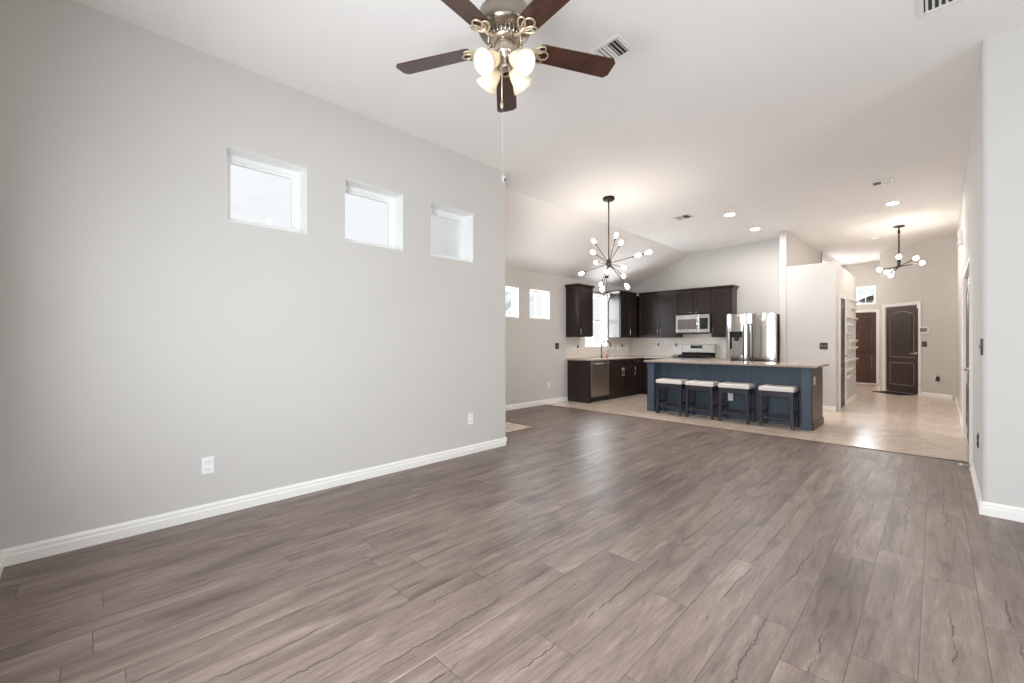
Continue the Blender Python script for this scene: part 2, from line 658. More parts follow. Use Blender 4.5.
def baseboard(name, A, B, N, h=0.095):
    A, B, N = Vector(A), Vector(B), Vector(N).normalized()
    prof = [(0, 0), (.017, 0), (.017, .055), (.012, .060), (.012, .080), (.008, .086), (.005, h), (0, h)]
    mb = MB()
    mb.prism([A + N * x + Vector((0, 0, z)) for x, z in prof], B - A)
    return struct(mb, name, 'trim')


def window(name, fr, u0, u1, v0, v1, depth=0.075, kind='fixed', glass=True, mun=None, fw=0.045):
    """white vinyl window set into an opening, 'depth' behind the wall face"""
    mb = MB()
    d0, d1 = -depth - 0.05, -depth
    mb.fbox(fr, u0, u1, v0, v0 + fw, d0, d1)
    mb.fbox(fr, u0, u1, v1 - fw, v1, d0, d1)
    mb.fbox(fr, u0, u0 + fw, v0 + fw, v1 - fw, d0, d1)
    mb.fbox(fr, u1 - fw, u1, v0 + fw, v1 - fw, d0, d1)
    o = struct(mb, name, 'vinyl')
    ib = MB()
    g = 0.018
    a0, a1, b0, b1 = u0 + fw, u1 - fw, v0 + fw, v1 - fw
    ib.fbox(fr, a0, a1, b0, b0 + g, d0 + .01, d1 - .012)
    ib.fbox(fr, a0, a1, b1 - g, b1, d0 + .01, d1 - .012)
    ib.fbox(fr, a0, a0 + g, b0 + g, b1 - g, d0 + .01, d1 - .012)
    ib.fbox(fr, a1 - g, a1, b0 + g, b1 - g, d0 + .01, d1 - .012)
    if kind == 'sash':
        vm = (b0 + b1) / 2
        ib.fbox(fr, a0, a1, vm - .02, vm + .02, d0 + .005, d1 - .006)
    if mun:
        nu, nv = mun
        for i in range(1, nu):
            u = a0 + (a1 - a0) * i / nu
            ib.fbox(fr, u - .009, u + .009, b0, b1, d0 + .015, d1 - .018)
        for j in range(1, nv):
            v = b0 + (b1 - b0) * j / nv
            ib.fbox(fr, a0, a1, v - .009, v + .009, d0 + .015, d1 - .018)
    ib.build('sash', 'vinyl', o)
    gb = MB()
    gb.fbox(fr, a0, a1, b0, b1, d0 + .022, d0 + .026)
    gb.build('pane', 'glass', o)
    lb = MB()
    lb.fbox(fr, u0, u1, v0, v0 + .004, d1, -.001)
    lb.fbox(fr, u0, u1, v1 - .004, v1, d1, -.001)
    lb.fbox(fr, u0, u0 + .004, v0, v1, d1, -.001)
    lb.fbox(fr, u1 - .004, u1, v0, v1, d1, -.001)
    lb.build('jamb_liner', 'vinyl', o)
    return o


# ------------------------------------------------------------------ setting
XL, XK = -3.68, -5.515
Y_BACK, Y_ALC, Y_KIT, Y_TILE = -0.32, 3.60, 9.94, 6.45
RW0, RW1 = Vector((.245, 4.592, 0)), Vector((.327, 13.21, 0))
TH = math.radians(YAW)
CAM_R = Vector((math.cos(TH), math.sin(TH), 0))
CAM_D = Vector((-math.sin(TH), math.cos(TH), 0))
ANG = 9.45            # the diagonal wall keeps this distance to the right of the camera axis
AW0 = CAM_R * ANG + CAM_D * 9.155
AW1 = CAM_R * ANG + CAM_D * 10.96
Y_FRONT = 16.45
WH = 3.95


def zc(x, y):
    z = 3.30 + .035 * (x + 3.66)
    if x < -4.04:
        z0 = 3.30 + .035 * (-4.04 + 3.66)
        z = z0 + (x + 4.04) * (z0 - 2.62) / (5.49 - 4.04)
    if x > -2.06 and y > 9.4:
        z += .03 * (y - 9.4)
    return z


# floor
mb = MB()
for (x0, x1, y0, y1) in ((XL - .1, 3.5, -.5, Y_ALC), (-4.15, 3.5, Y_ALC, 4.68), (XK - .1, 3.5, 4.68, Y_TILE)):
    mb.box(x0, x1, y0, y1, -.1, 0)
struct(mb, 'floor', 'floor')
mb = MB()
mb.box(XK - .1, 3.5, Y_TILE, 17.0, -.1, 0.001)
struct(mb, 'floor_tile', 'tile')
mb = MB()
mb.box(XK - .1, -4.15, Y_ALC - .1, 4.68, -.1, 0.001)
struct(mb, 'floor_tile_landing', 'tile')
mb = MB()
mb.box(XK, .24, Y_TILE - .02, Y_TILE + .02, 0, .006)
struct(mb, 'trim_1', 'strip', bevel=.003)
mb = MB()
mb.box(XK, -4.13, 4.66, 4.70, 0, .006)
mb.box(-4.17, -4.13, Y_ALC, 4.66, 0, .006)
struct(mb, 'trim_2', 'strip', bevel=.003)

# ceiling
mb = MB()
Y0, Y1 = -.5, 17.0


def cpatch(x0, x1, y0, y1):
    pts = [(x0, y0), (x1, y0), (x1, y1), (x0, y1)]
    e = 1e-4
    b = [(x, y, zc(min(max(x, x0 + e), x1 - e), min(max(y, y0 + e), y1 - e))) for x, y in pts]
    t = [(x, y, z + .12) for x, y, z in b]
    mb.add(b + t, [(3, 2, 1, 0), (4, 5, 6, 7), (0, 1, 5, 4), (1, 2, 6, 5), (2, 3, 7, 6), (3, 0, 4, 7)])


cpatch(XK - .2, -4.04, Y_ALC - .12, Y_KIT + .1)
cpatch(-4.04, -2.06, Y0, Y_KIT + .1)
cpatch(-2.06, 3.6, Y0, 9.4)
cpatch(-2.06, 3.6, 9.4, Y1)
cpatch(-4.04, -2.06, Y_KIT + .1, Y1)
struct(mb, 'ceiling', 'ceiling')

# living room left wall with three square windows (frame U runs towards +Y: looking at -X wall, right is +Y)
FL = Fr((XL, 0, 0), (0, 1, 0), (1, 0, 0))
WLV = ((.742, 1.310), (1.628, 2.205), (2.527, 3.096))
o = struct(holes(FL, Y_BACK - .12, Y_ALC + .0, 0, WH, .25, [(a, b, 2.135, 2.684) for a, b in WLV]), 'wall_left', 'wall')
for i, (a, b) in enumerate(WLV):
    window('window_%d' % (i + 1), FL, a, b, 2.135, 2.684, depth=.15)
# return of that wall: the alcove's near wall, facing +Y
FA = Fr((XL, Y_ALC, 0), (-1, 0, 0), (0, 1, 0))
struct(holes(FA, .01, 1.95, 0, WH, .12, []), 'wall_alcove', 'wall')
struct(MB().box(XK - .15, XL - .25, Y_ALC - .16, Y_ALC - .12, -.2, WH), 'wall_outside', 'siding')
baseboard('baseboard_left', (XL, Y_BACK, 0), (XL, Y_ALC + .017, 0), (1, 0, 0))
baseboard('baseboard_alcove', (XL + .017, Y_ALC, 0), (XK, Y_ALC, 0), (0, 1, 0))

# dining / kitchen left wall
FK = Fr((XK, 0, 0), (0, 1, 0), (1, 0, 0))
WDN = ((5.15, 5.743), (6.04, 6.636))
struct(holes(FK, Y_ALC - .12, Y_KIT + .12, 0, 3.2, .15, [(a, b, 1.695, 2.255) for a, b in WDN] + [(7.86, 8.76, 1.14, 2.33)]), 'wall_dining', 'wall')
for i, (a, b) in enumerate(WDN):
    window('window_%d' % (i + 4), FK, a, b, 1.695, 2.255, mun=(2, 1))
window('window_6', FK, 7.86, 8.76, 1.14, 2.33, kind='sash', mun=(2, 1))
mb = MB()
mb.fbox(FK, 7.83, 8.79, 1.115, 1.14, -.07, .02)
struct(mb, 'trim_3', 'trim', bevel=.004)
baseboard('baseboard_dining', (XK, Y_ALC, 0), (XK, 7.225, 0), (1, 0, 0))

# kitchen back wall, facing -Y
FB = Fr((0, Y_KIT, 0), (1, 0, 0), (0, -1, 0))
struct(holes(FB, XK - .15, -2.06, 0, WH, .12, []), 'wall_kitchen', 'wall')
# partition beside the fridge, tall
mb = MB()
mb.box(-2.115, -2.0, 9.41, 13.0, 0, WH)
struct(mb, 'wall_partition', 'wall', bevel=.012, seg=3)
# pantry: low box with a door in its right face
FP = Fr((-1.246, 0, 0), (0, 1, 0), (1, 0, 0))
PH = 2.67
struct(MB().box(-2.0, -1.246, 9.41, 12.1, 0, PH), 'wall_pantry', 'wall', bevel=.014, seg=3)
baseboard('baseboard_pantry_front', (-2.0, 9.41, 0), (-1.246, 9.41, 0), (0, -1, 0))
baseboard('baseboard_pantry_side', (-1.246, 10.47, 0), (-1.246, 12.1, 0), (1, 0, 0))

# right wall (a fraction of a degree off the grid), diagonal wall, foyer
WD = (RW1 - RW0).normalized()
WN = Vector((-WD.y, WD.x, 0))
RWL = (RW1 - RW0).length
FR = Fr(RW1, -WD, WN)           # u grows towards the camera


def ru(y):                       # wall coordinate of a y position
    return (RW1.y - y) / WD.y


D4 = (ru(8.0), ru(6.1))          # double door opening
struct(holes(FR, 0, RWL - .06, 0, WH, .12, [(D4[0], D4[1], 0, 2.06)]), 'wall_right', 'wall')
FF = Fr(RW0, (1, 0, 0), (0, -1, 0))
mb = MB()
mb.box(RW0.x, 3.42, RW0.y, RW0.y + .12, 0, WH)
struct(mb, 'wall_facing', 'wall', bevel=.026, seg=5)
baseboard('baseboard_facing', RW0 + Vector((-.017, 0, 0)), (3.3, RW0.y, 0), (0, -1, 0))
for i, (y0, y1) in enumerate(((4.575, 6.03), (8.07, 13.19))):
    baseboard('baseboard_right' + ('', '_far')[i], FR.p(ru(y0), 0, 0), FR.p(ru(y1), 0, 0), WN)
FAW = Fr(AW1, -CAM_D, -CAM_R)    # u from the far corner towards the right wall
AWL = (AW1 - AW0).length


def au(d):
    return 10.96 - d


DB = (au(10.80), au(9.91))
struct(holes(FAW, 0, AWL + .1, 0, WH, .12, [(DB[0], DB[1], 0, 2.12)]), 'wall_diagonal', 'wall')
baseboard('baseboard_diagonal', FAW.p(DB[1] + .075, 0, 0), FAW.p(AWL, 0, 0), FAW.N)
# foyer walls
struct(MB().box(AW1.x, AW1.x + .12, AW1.y, Y_FRONT, 0, WH), 'wall_foyer_right', 'wall')
FFD = Fr((0, Y_FRONT, 0), (1, 0, 0), (0, -1, 0))
DF = (-2.14, -1.215)
struct(holes(FFD, -3.4, AW1.x + .12, 0, WH, .12, [(DF[0], DF[1], 0, 2.13), (-2.12, -1.235, 2.355, 2.905)]), 'wall_foyer_front', 'wall')
window('window_7', FFD, -2.12, -1.235, 2.355, 2.905, depth=.03, mun=(4, 2), fw=.035)
struct(MB().box(-3.4, -3.28, 13.0, Y_FRONT, 0, WH), 'wall_foyer_left', 'wall')
struct(MB().box(-3.4, -2.0, 12.88, 13.0, 0, WH), 'wall_foyer_near', 'wall')
baseboard('baseboard_foyer', (AW1.x, AW1.y, 0), (AW1.x, Y_FRONT, 0), (-1, 0, 0))

# back of the living room, behind the camera
FBK = Fr((0, Y_BACK, 0), (-1, 0, 0), (0, 1, 0))
bw = [(2.2, 3.3, .6, 2.3), (.4, 1.7, .6, 2.3), (-2.9, -.6, .04, 2.3)]
struct(holes(FBK, -3.42, -XL + .15, 0, WH, .12, bw), 'wall_back', 'wall')
FSD = Fr((3.3, 0, 0), (0, -1, 0), (-1, 0, 0))
sw = [(-3.4, -1.0, .5, 2.4)]
struct(holes(FSD, -4.65, .44, 0, WH, .12, sw), 'wall_side', 'wall')
for i, (a, b, c, d) in enumerate(bw):
    window('window_%d' % (8 + i), FBK, a, b, c, d, depth=.03, kind='sash' if i < 2 else 'fixed', mun=(2, 1) if i == 2 else None)
window('window_11', FSD, *sw[0], depth=.03, mun=(3, 1))
baseboard('baseboard_back', (XL, Y_BACK, 0), (.6, Y_BACK, 0), (0, 1, 0))


# ------------------------------------------------------------------ doors
def casing(name, fr, u0, u1, h, w=.062, t=.018):
    mb = MB()
    mb.fbox(fr, u0 - w, u0, 0, h + w, 0, t)
    mb.fbox(fr, u1, u1 + w, 0, h + w, 0, t)
    mb.fbox(fr, u0, u1, h, h + w, 0, t)
    mb.fbox(fr, u0 - w, u0 - w + .015, 0, h + w, t, t + .006)
    mb.fbox(fr, u1 + w - .015, u1 + w, 0, h + w, t, t + .006)
    mb.fbox(fr, u0 - w, u1 + w, h + w - .015, h + w, t, t + .006)
    # jambs lining the opening
    mb.fbox(fr, u0, u0 + .012, 0, h, -.12, 0)
    mb.fbox(fr, u1 - .012, u1, 0, h, -.12, 0)
    mb.fbox(fr, u0 + .012, u1 - .012, h - .012, h, -.12, 0)
    return struct(mb, name, 'trim', bevel=.002)


def lever(fr, u, v, n, side, parent, mat='nickel'):
    mb = MB()
    mb.lathe(fr.p(u, v, n), fr.N, [(.0, 0), (.03, 0), (.03, .008), (.012, .012), (.011, .05)], 16)
    pts = [fr.p(u, v, n + .05), fr.p(u + side * .03, v + .002, n + .056), fr.p(u + side * .11, v - .004, n + .05)]
    mb.tube(pts, .010, 8, r2=.007)
    return mb.build('door_handle', mat, parent)


def hinge_set(fr, u, vs, n, parent, mat='nickel'):
    for v in vs:
        MB().fbox(fr, u - .006, u + .006, v - .045, v + .045, n, n + .012).build('hinge', mat, parent)


def rect_loop(fr, u0, u1, v0, v1, n):
    return [fr.p(u0, v0, n), fr.p(u1, v0, n), fr.p(u1, v1, n), fr.p(u0, v1, n)]


def arch_loop(u0, u1, v0, v1, rise):
    pts = [(u0, v0), (u1, v0), (u1, v1 - rise)]
    for i in range(1, 16):
        t = i / 16
        # eyebrow arch: flat shoulders, raised middle
        pts.append((u1 + (u0 - u1) * t, v1 - rise + rise * (0.5 - 0.5 * math.cos(2 * PI * t)) ** .9))
    pts.append((u0, v1 - rise))
    return pts


def arched_door(name, fr, u0, u1, h, n, mat, mould, hside):
    """two panel door with an eyebrow-arched top panel"""
    root = MB().fbox(fr, u0, u1, .012, h, n - .035, n).build(name, mat, bevel=.002, kind='structure')
    w = u1 - u0
    s = .115
    spl = .80
    loops = [arch_loop(u0 + s, u1 - s, spl + .07, h - .12, .075),
             [(u0 + s, .20), (u1 - s, .20), (u1 - s, spl - .07), (u0 + s, spl - .07)]]
    for lp in loops:
        mb = MB()
        dense = []
        for i in range(len(lp)):
            a, b = lp[i], lp[(i + 1) % len(lp)]
            k = max(1, int(math.hypot(b[0] - a[0], b[1] - a[1]) / .12))
            for q in range(k):
                dense.append((a[0] + (b[0] - a[0]) * q / k, a[1] + (b[1] - a[1]) * q / k))
        mb.tube([fr.p(a, b, n + .002) for a, b in dense], .011, 6, closed=True)
        mb.build('panel_moulding', mould, root)
        cu = sum(p[0] for p in lp) / len(lp)
        cv = (min(p[1] for p in lp) + max(p[1] for p in lp)) / 2
        hu = (u1 - u0) / 2 - s
        hv = (max(p[1] for p in lp) - min(p[1] for p in lp)) / 2
        um = (u0 + u1) / 2
        ins = [(um + (a - um) * (hu - .05) / hu, cv + (b - cv) * (hv - .05) / hv) for a, b in lp]
        MB().prism([fr.p(a, b, n - .001) for a, b in ins], fr.N * .008).build('raised_panel', mat, root, bevel=.005)
    return root


# black two-panel door in the diagonal wall
casing('trim_4', FAW, DB[0], DB[1], 2.12)
d = arched_door('door_2', FAW, DB[0] + .014, DB[1] - .014, 2.105, -.012, 'darkdoor', 'moulding', 1)
lever(FAW, DB[1] - .075, .97, -.012, -1, d)
hinge_set(FAW, DB[0] + .02, (.25, 1.05, 1.9), -.012, d)
MB().fbox(FAW, DB[1] - .05, DB[1] - .012, 2.03, 2.105, -.012, .004).build('door_sensor', 'plate', d, bevel=.003)

# front door: six panels, red brown
casing('trim_5', FFD, DF[0], DF[1], 2.13)
d = MB().fbox(FFD, DF[0] + .014, DF[1] - .014, .012, 2.115, -.05, -.012).build('door_1', 'frontdoor', bevel=.002, kind='structure')
um = (DF[0] + DF[1]) / 2
for (a, b) in ((DF[0] + .12, um - .05), (um + .05, DF[1] - .12)):
    for (c, e) in ((.22, .86), (1.0, 1.60), (1.70, 1.98)):
        MB().tube([p for p in rect_loop(FFD, a, b, c, e, -.011)], .010, 6, closed=True).build('panel_moulding', 'moulddark', d)
        MB().fbox(FFD, a + .04, b - .04, c + .04, e - .04, -.013, -.004).build('raised_panel', 'frontdoor', d, bevel=.005)
lever(FFD, DF[0] + .09, .98, -.012, 1, d)

# pantry door in the right face of the pantry (U grows away from the camera)
casing('trim_6', FP, 9.80, 10.41, 2.06, w=.055)
d = arched_door('door_3', FP, 9.803, 10.407, 2.055, .006, 'darkdoor', 'moulding', 1)
mb = MB()
mb.lathe(FP.p(10.33, .97, .006), FP.N, [(.0, 0), (.028, 0), (.028, .008), (.012, .014), (.012, .035), (.026, .045), (.028, .06), (.018, .072), (0, .074)], 16, cap=False)
mb.build('door_knob', 'chrome', d)
hinge_set(FP, 9.817, (.28, 1.05, 1.85), .006, d)

# double door along the right wall
casing('trim_7', FR, D4[0], D4[1], 2.06)
dm = (D4[0] + D4[1]) / 2
for nm, a, b, hu, sd in (('door_4', D4[0], dm, dm - .07, -1), ('door_5', dm, D4[1], dm + .07, 1)):
    d = arched_door(nm, FR, a + (.014 if nm == 'door_4' else .003), b - (.003 if nm == 'door_4' else .014), 2.045, -.015, 'darkdoor', 'moulding', 1)
    lever(FR, hu, .94, -.015, sd, d, 'chrome')
    hinge_set(FR, (a + .02) if nm == 'door_4' else (b - .02), (.25, 1.05, 1.85), -.015, d)

# door mat below the black door
q = FAW.p((DB[0] + DB[1]) / 2 + .07, 0, .25)
U = FAW.U
mb = MB()
mb.prism([q + U * a + FAW.N * b + Vector((0, 0, .002)) for a, b in ((-.37, -.22), (.37, -.22), (.37, .22), (-.37, .22))], (0, 0, .012))
mb.build('door_mat', 'mat', bevel=.004, label='dark rectangular mat on the tile before the black door', cat='door mat')

# ------------------------------------------------------------------ kitchen cabinets
FLB = Fr((-4.935, 0, 0), (0, 1, 0), (1, 0, 0))      # left run base fronts
FBB = Fr((0, 9.36, 0), (1, 0, 0), (0, -1, 0))      # back run base fronts
FLU = Fr((-5.21, 0, 0), (0, 1, 0), (1, 0, 0))     # left run upper fronts
FBU = Fr((0, 9.635, 0), (1, 0, 0), (0, -1, 0))     # back run upper fronts


def shaker(fr, u0, u1, v0, v1, parent, name='door', mat='espresso', st=.055):
    mb = MB()
    mb.fbox(fr, u0, u0 + st, v0, v1, .001, .021)
    mb.fbox(fr, u1 - st, u1, v0, v1, .001, .021)
    mb.fbox(fr, u0 + st, u1 - st, v0, v0 + st, .001, .021)
    mb.fbox(fr, u0 + st, u1 - st, v1 - st, v1, .001, .021)
    mb.fbox(fr, u0 + st - .002, u1 - st + .002, v0 + st - .002, v1 - st + .002, .001, .011)
    return mb.build(name, mat, parent, bevel=.0018)


def pull(fr, u, v0, v1, parent, horiz=False):
    mb = MB()
    if horiz:
        a, b = v0, v1
        mb.tube([fr.p(a, u, .05), fr.p(b, u, .05)], .0065, 8)
        for x in (a + .02, b - .02):
            mb.tube([fr.p(x, u, .018), fr.p(x, u, .05)], .005, 6)
    else:
        mb.tube([fr.p(u, v0, .05), fr.p(u, v1, .05)], .0065, 8)
        for x in (v0 + .02, v1 - .02):
            mb.tube([fr.p(u, x, .018), fr.p(u, x, .05)], .005, 6)
    return mb.build('handle', 'chrome', parent)


UZ0, UZ1 = 1.345, 2.375


def crown(pts, normals, parent):
    """small stepped cornice along an open polyline in plan"""
    prof = [(0, 0), (.012, 0), (.018, .02), (.034, .045), (.042, .05), (.042, .068), (0, .068)]
    n = len(pts)
    rings = []
    for i, p in enumerate(pts):
        p = Vector((*p, 0))
        rings.append([p + Vector((*normals[i], 0)) * a + Vector((0, 0, UZ1 - .005 + b)) for a, b in prof])
    v = [q for r in rings for q in r]
    k = len(prof)
    f = []
    for i in range(n - 1):
        for j in range(k):
            f.append((i * k + j, i * k + (j + 1) % k, (i + 1) * k + (j + 1) % k, (i + 1) * k + j))
    f.append(tuple(range(k)))
    f.append(tuple((n - 1) * k + j for j in range(k))[::-1])
    return MB().add(v, f).build('crown_moulding', 'espresso', parent)


def upper(name, x0, x1, y0, y1, z0, label, group='dark upper kitchen cabinets'):
    t = thing(name, ((x0 + x1) / 2, (y0 + y1) / 2, z0), label, 'cabinet', group)
    MB().box(x0, x1, y0, y1, z0, UZ1).build('carcass', 'espresso', t, bevel=.002)
    return t


# left of the sink window
t = upper('upper_cabinet', XK + .002, -5.21, 7.17, 7.70, UZ0, 'single dark upper cabinet left of the sink window')
d = shaker(FLU, 7.18, 7.69, UZ0 + .01, UZ1 - .01, t)
pull(FLU, 7.215, UZ0 + .05, UZ0 + .17, d)
crown([(XK + .002, 7.17), (-5.21, 7.17), (-5.21, 7.70), (XK + .002, 7.70)], [(0, -1), (1, -1), (1, 1), (0, 1)], t)
# right of the window, up to the corner
t = upper('upper_cabinet', XK + .002, -5.21, 8.80, Y_KIT - .002, UZ0, 'dark upper cabinet between sink window and kitchen corner')
d = shaker(FLU, 8.815, 9.26, UZ0 + .01, UZ1 - .01, t)
pull(FLU, 9.215, UZ0 + .05, UZ0 + .21, d)
shaker(FLU, 9.27, 9.60, UZ0 + .01, UZ1 - .01, t, 'filler_panel')
crown([(XK + .002, 8.80), (-5.21, 8.80), (-5.21, 9.585)], [(0, -1), (1, -1), (1, -1)], t)
# back run
t = upper('upper_cabinet', -5.163, -4.202, 9.635, Y_KIT - .002, UZ0, 'two-door dark upper cabinet left of the microwave')
shaker(FBU, -5.155, -4.975, UZ0 + .01, UZ1 - .01, t, 'filler_panel', st=.04)
d = shaker(FBU, -4.955, -4.63, UZ0 + .01, UZ1 - .01, t)
pull(FBU, -4.665, UZ0 + .05, UZ0 + .21, d)
d = shaker(FBU, -4.62, -4.21, UZ0 + .01, UZ1 - .01, t)
pull(FBU, -4.585, UZ0 + .05, UZ0 + .21, d)
crown([(-5.15, 9.635), (-4.202, 9.635)], [(0, -1), (0, -1)], t)
t = upper('upper_cabinet', -4.20, -3.452, 9.635, Y_KIT - .002, 1.86, 'short dark cabinet above the microwave')
d = shaker(FBU, -4.192, -3.832, 1.87, UZ1 - .01, t)
pull(FBU, 1.90, -3.94, -3.85, d, True)
d = shaker(FBU, -3.82, -3.46, 1.87, UZ1 - .01, t)
pull(FBU, 1.90, -3.80, -3.71, d, True)
crown([(-4.202, 9.635), (-3.452, 9.635)], [(0, -1), (0, -1)], t)
t = upper('upper_cabinet', -3.45, -3.028, 9.635, Y_KIT - .002, UZ0, 'single dark upper cabinet right of the microwave beside the fridge')
d = shaker(FBU, -3.442, -3.038, UZ0 + .01, UZ1 - .01, t)
pull(FBU, -3.405, UZ0 + .05, UZ0 + .21, d)
crown([(-3.452, 9.635), (-3.028, 9.635), (-3.028, Y_KIT - .002)], [(0, -1), (1, -1), (1, 0)], t)

# base cabinets
BZ = .856


def base_box(mb, x0, x1, y0, y1, z0=.10):
    return mb.box(x0, x1, y0, y1, z0, BZ)


t = thing('end_panel', (-5.2, 7.235, 0), 'dark wood end panel standing beside the stainless dishwasher', 'cabinet panel')
MB().box(XK + .002, -4.935, 7.225, 7.243, 0.0, BZ).build('panel', 'espresso', t, bevel=.002)
MB().box(XK + .002, -4.92, 7.215, 7.225, 0.0, .08).build('skirting', 'espresso', t, bevel=.003)

# dishwasher
t = thing('dishwasher', (-5.2, 7.55, 0), 'stainless dishwasher at the end of the dark base cabinets', 'dishwasher')
MB().box(-5.45, -4.935, 7.247, 7.903, .10, .846).build('tub_body', 'darkgrey', t)
MB().fbox(FLB, 7.25, 7.90, .125, .850, -.024, .02).build('door_panel', 'dwsteel', t, bevel=.006)
MB().fbox(FLB, 7.247, 7.903, .005, .10, -.08, -.065).build('toe_kick', 'toe', t)
mb = MB()
mb.tube([FLB.p(7.32, .80, .062), FLB.p(7.575, .80, .066), FLB.p(7.83, .80, .062)], .011, 8)
for u in (7.36, 7.79):
    mb.tube([FLB.p(u, .80, .018), FLB.p(u, .80, .062)], .008, 6)
mb.build('handle', 'chrome', t)
MB().fbox(FLB, 7.72, 7.80, .815, .835, .02, .022).build('control_strip', 'black', t)

GB = 'dark base kitchen cabinets'


def base(name, label, boxes, toe):
    b = boxes[0]
    t = thing(name, ((b[0] + b[1]) / 2, (b[2] + b[3]) / 2, 0), label, 'cabinet', GB)
    mb = MB()
    for bb in boxes:
        base_box(mb, *bb)
    mb.build('carcass', 'espresso', t)
    MB().box(*toe, 0.003, .10).build('toe_kick', 'toe', t)
    return t


t = base('base_cabinet', 'two-door dark sink cabinet below the window', [(XK + .002, -4.935, 7.907, 8.905)], (XK + .05, -4.98, 7.907, 8.905))
shaker(FLB, 7.915, 8.405, .715, BZ - .008, t, 'false_drawer', st=.035)
shaker(FLB, 8.415, 8.897, .715, BZ - .008, t, 'false_drawer', st=.035)
d = shaker(FLB, 7.915, 8.405, .115, .705, t)
pull(FLB, 8.375, .49, .67, d)
d = shaker(FLB, 8.415, 8.897, .115, .705, t)
pull(FLB, 8.445, .49, .67, d)
t = base('base_cabinet', 'dark corner cabinet between the sink and the range', [(XK + .002, -4.935, 8.909, Y_KIT - .002), (-4.935, -4.207, 9.36, Y_KIT - .002)],
         (XK + .05, -4.98, 8.909, Y_KIT - .05))
d = shaker(FLB, 8.917, 9.33, .715, BZ - .008, t, 'drawer', st=.035)
pull(FLB, .79, 9.06, 9.20, d, True)
d = shaker(FLB, 8.917, 9.33, .115, .705, t)
pull(FLB, 8.95, .49, .67, d)
d = shaker(FBB, -4.88, -4.215, .715, BZ - .008, t, 'drawer', st=.035)
pull(FBB, .79, -4.62, -4.47, d, True)
d = shaker(FBB, -4.88, -4.215, .115, .705, t)
pull(FBB, -4.25, .49, .67, d)
MB().box(-4.98, -4.207, 9.43, Y_KIT - .05, .003, .10).build('toe_kick', 'toe', t)
t = base('base_cabinet', 'narrow dark cabinet between the range and the fridge', [(-3.447, -3.045, 9.36, Y_KIT - .002)], (-3.447, -3.045, 9.43, Y_KIT - .05))
d = shaker(FBB, -3.44, -3.052, .715, BZ - .008, t, 'drawer', st=.035)
pull(FBB, .79, -3.32, -3.17, d, True)
d = shaker(FBB, -3.44, -3.052, .115, .705, t)
pull(FBB, -3.09, .49, .67, d)

# worktops
mb = MB()
poly = [(XK + .002, 7.19), (-4.90, 7.19), (-4.90, 9.325), (-4.207, 9.325), (-4.207, Y_KIT - .002), (XK + .002, Y_KIT - .002)]
mb.prism([(x, y, .858) for x, y in poly], (0, 0, .030))
mb.build('countertop', 'counter', bevel=.006, label='pale L-shaped granite worktop on the dark base cabinets', cat='countertop', group='pale granite worktops')
mb = MB()
mb.box(-3.447, -3.043, 9.325, Y_KIT - .002, .858, .888)
mb.build('countertop', 'counter', bevel=.006, label='short pale granite worktop between the range and the fridge', cat='countertop', group='pale granite worktops')

# tiled splashbacks on the two walls
mb = MB()
mb.fbox(FK, 7.20, 7.83, .889, 1.344, 0, .008)
mb.fbox(FK, 8.79, Y_KIT, .889, 1.344, 0, .008)
mb.fbox(FK, 7.83, 8.79, .889, 1.114, 0, .008)
struct(mb, 'trim_9', 'splash')
mb = MB()
mb.fbox(FB, XK + .008, -3.03, .889, 1.344, 0, .008)
mb.fbox(FB, -4.232, -3.482, 1.344, 1.44, 0, .008)
struct(mb, 'trim_10', 'splash')

# range
RX0, RX1 = -4.202, -3.452
t = thing('range', ((RX0 + RX1) / 2, 9.6, 0), 'stainless gas range with black grates against the tiled back wall', 'stove')
MB().box(RX0, RX1, 9.33, Y_KIT - .012, .04, .895).build('body', 'steel', t, bevel=.004)
MB().box(RX0, RX1, 9.30, 9.86, .895, .915).build('cooktop', 'black', t, bevel=.004)
MB().box(RX0 + .01, RX1 - .01, 9.845, 9.925, .915, 1.00).build('back_riser', 'black', t, bevel=.004)
mb = MB()
mb.prism([(RX0, 9.835, 1.0), (RX0, 9.86, 1.185), (RX0, 9.925, 1.195), (RX0, 9.925, 1.0)], (RX1 - RX0, 0, 0))
p = mb.build('control_panel', 'steel', t, bevel=.006)
FRG = Fr((0, 9.838, 0), (1, 0, 0), (0, -1, 0))
mb = MB()
mb.prism([(-3.985, 9.846, 1.095), (-3.73, 9.846, 1.095), (-3.73, 9.852, 1.16), (-3.985, 9.852, 1.16)], (0, -.008, 0))
mb.build('display', 'black', p)
for k in range(3):
    mb = MB()
    cx = RX0 + .14 + k * .235
    for dx in (-.105, 0, .105):
        mb.box(cx + dx - .007, cx + dx + .007, 9.37, 9.82, .935, .952)
    for yy in (9.37, 9.49, 9.60, 9.70, 9.806):
        mb.box(cx - .112, cx + .112, yy, yy + .014, .935, .952)
    for dx in (-.105, .105):
        for yy in (9.375, 9.81):
            mb.box(cx + dx - .008, cx + dx + .008, yy - .008, yy + .008, .915, .935)
    mb.build('grate', 'blackmat', t)
for bx in (RX0 + .14, RX0 + .61):
    for by in (9.45, 9.72):
        MB().lathe((bx, by, .915), (0, 0, 1), [(.05, 0), (.05, .008), (.035, .012), (.035, .018)], 16).build('burner', 'blackmat', t)
FRF = Fr((0, 9.33, 0), (1, 0, 0), (0, -1, 0))
d = MB().fbox(FRF, RX0 + .01, RX1 - .01, .22, .76, 0, .03).build('oven_door', 'steel', t, bevel=.005)
MB().fbox(FRF, RX0 + .12, RX1 - .12, .33, .62, .03, .033).build('oven_window', 'ovenglass', d)
mb = MB().tube([FRF.p(RX0 + .06, .71, .075), FRF.p(RX1 - .06, .71, .075)], .012, 8)
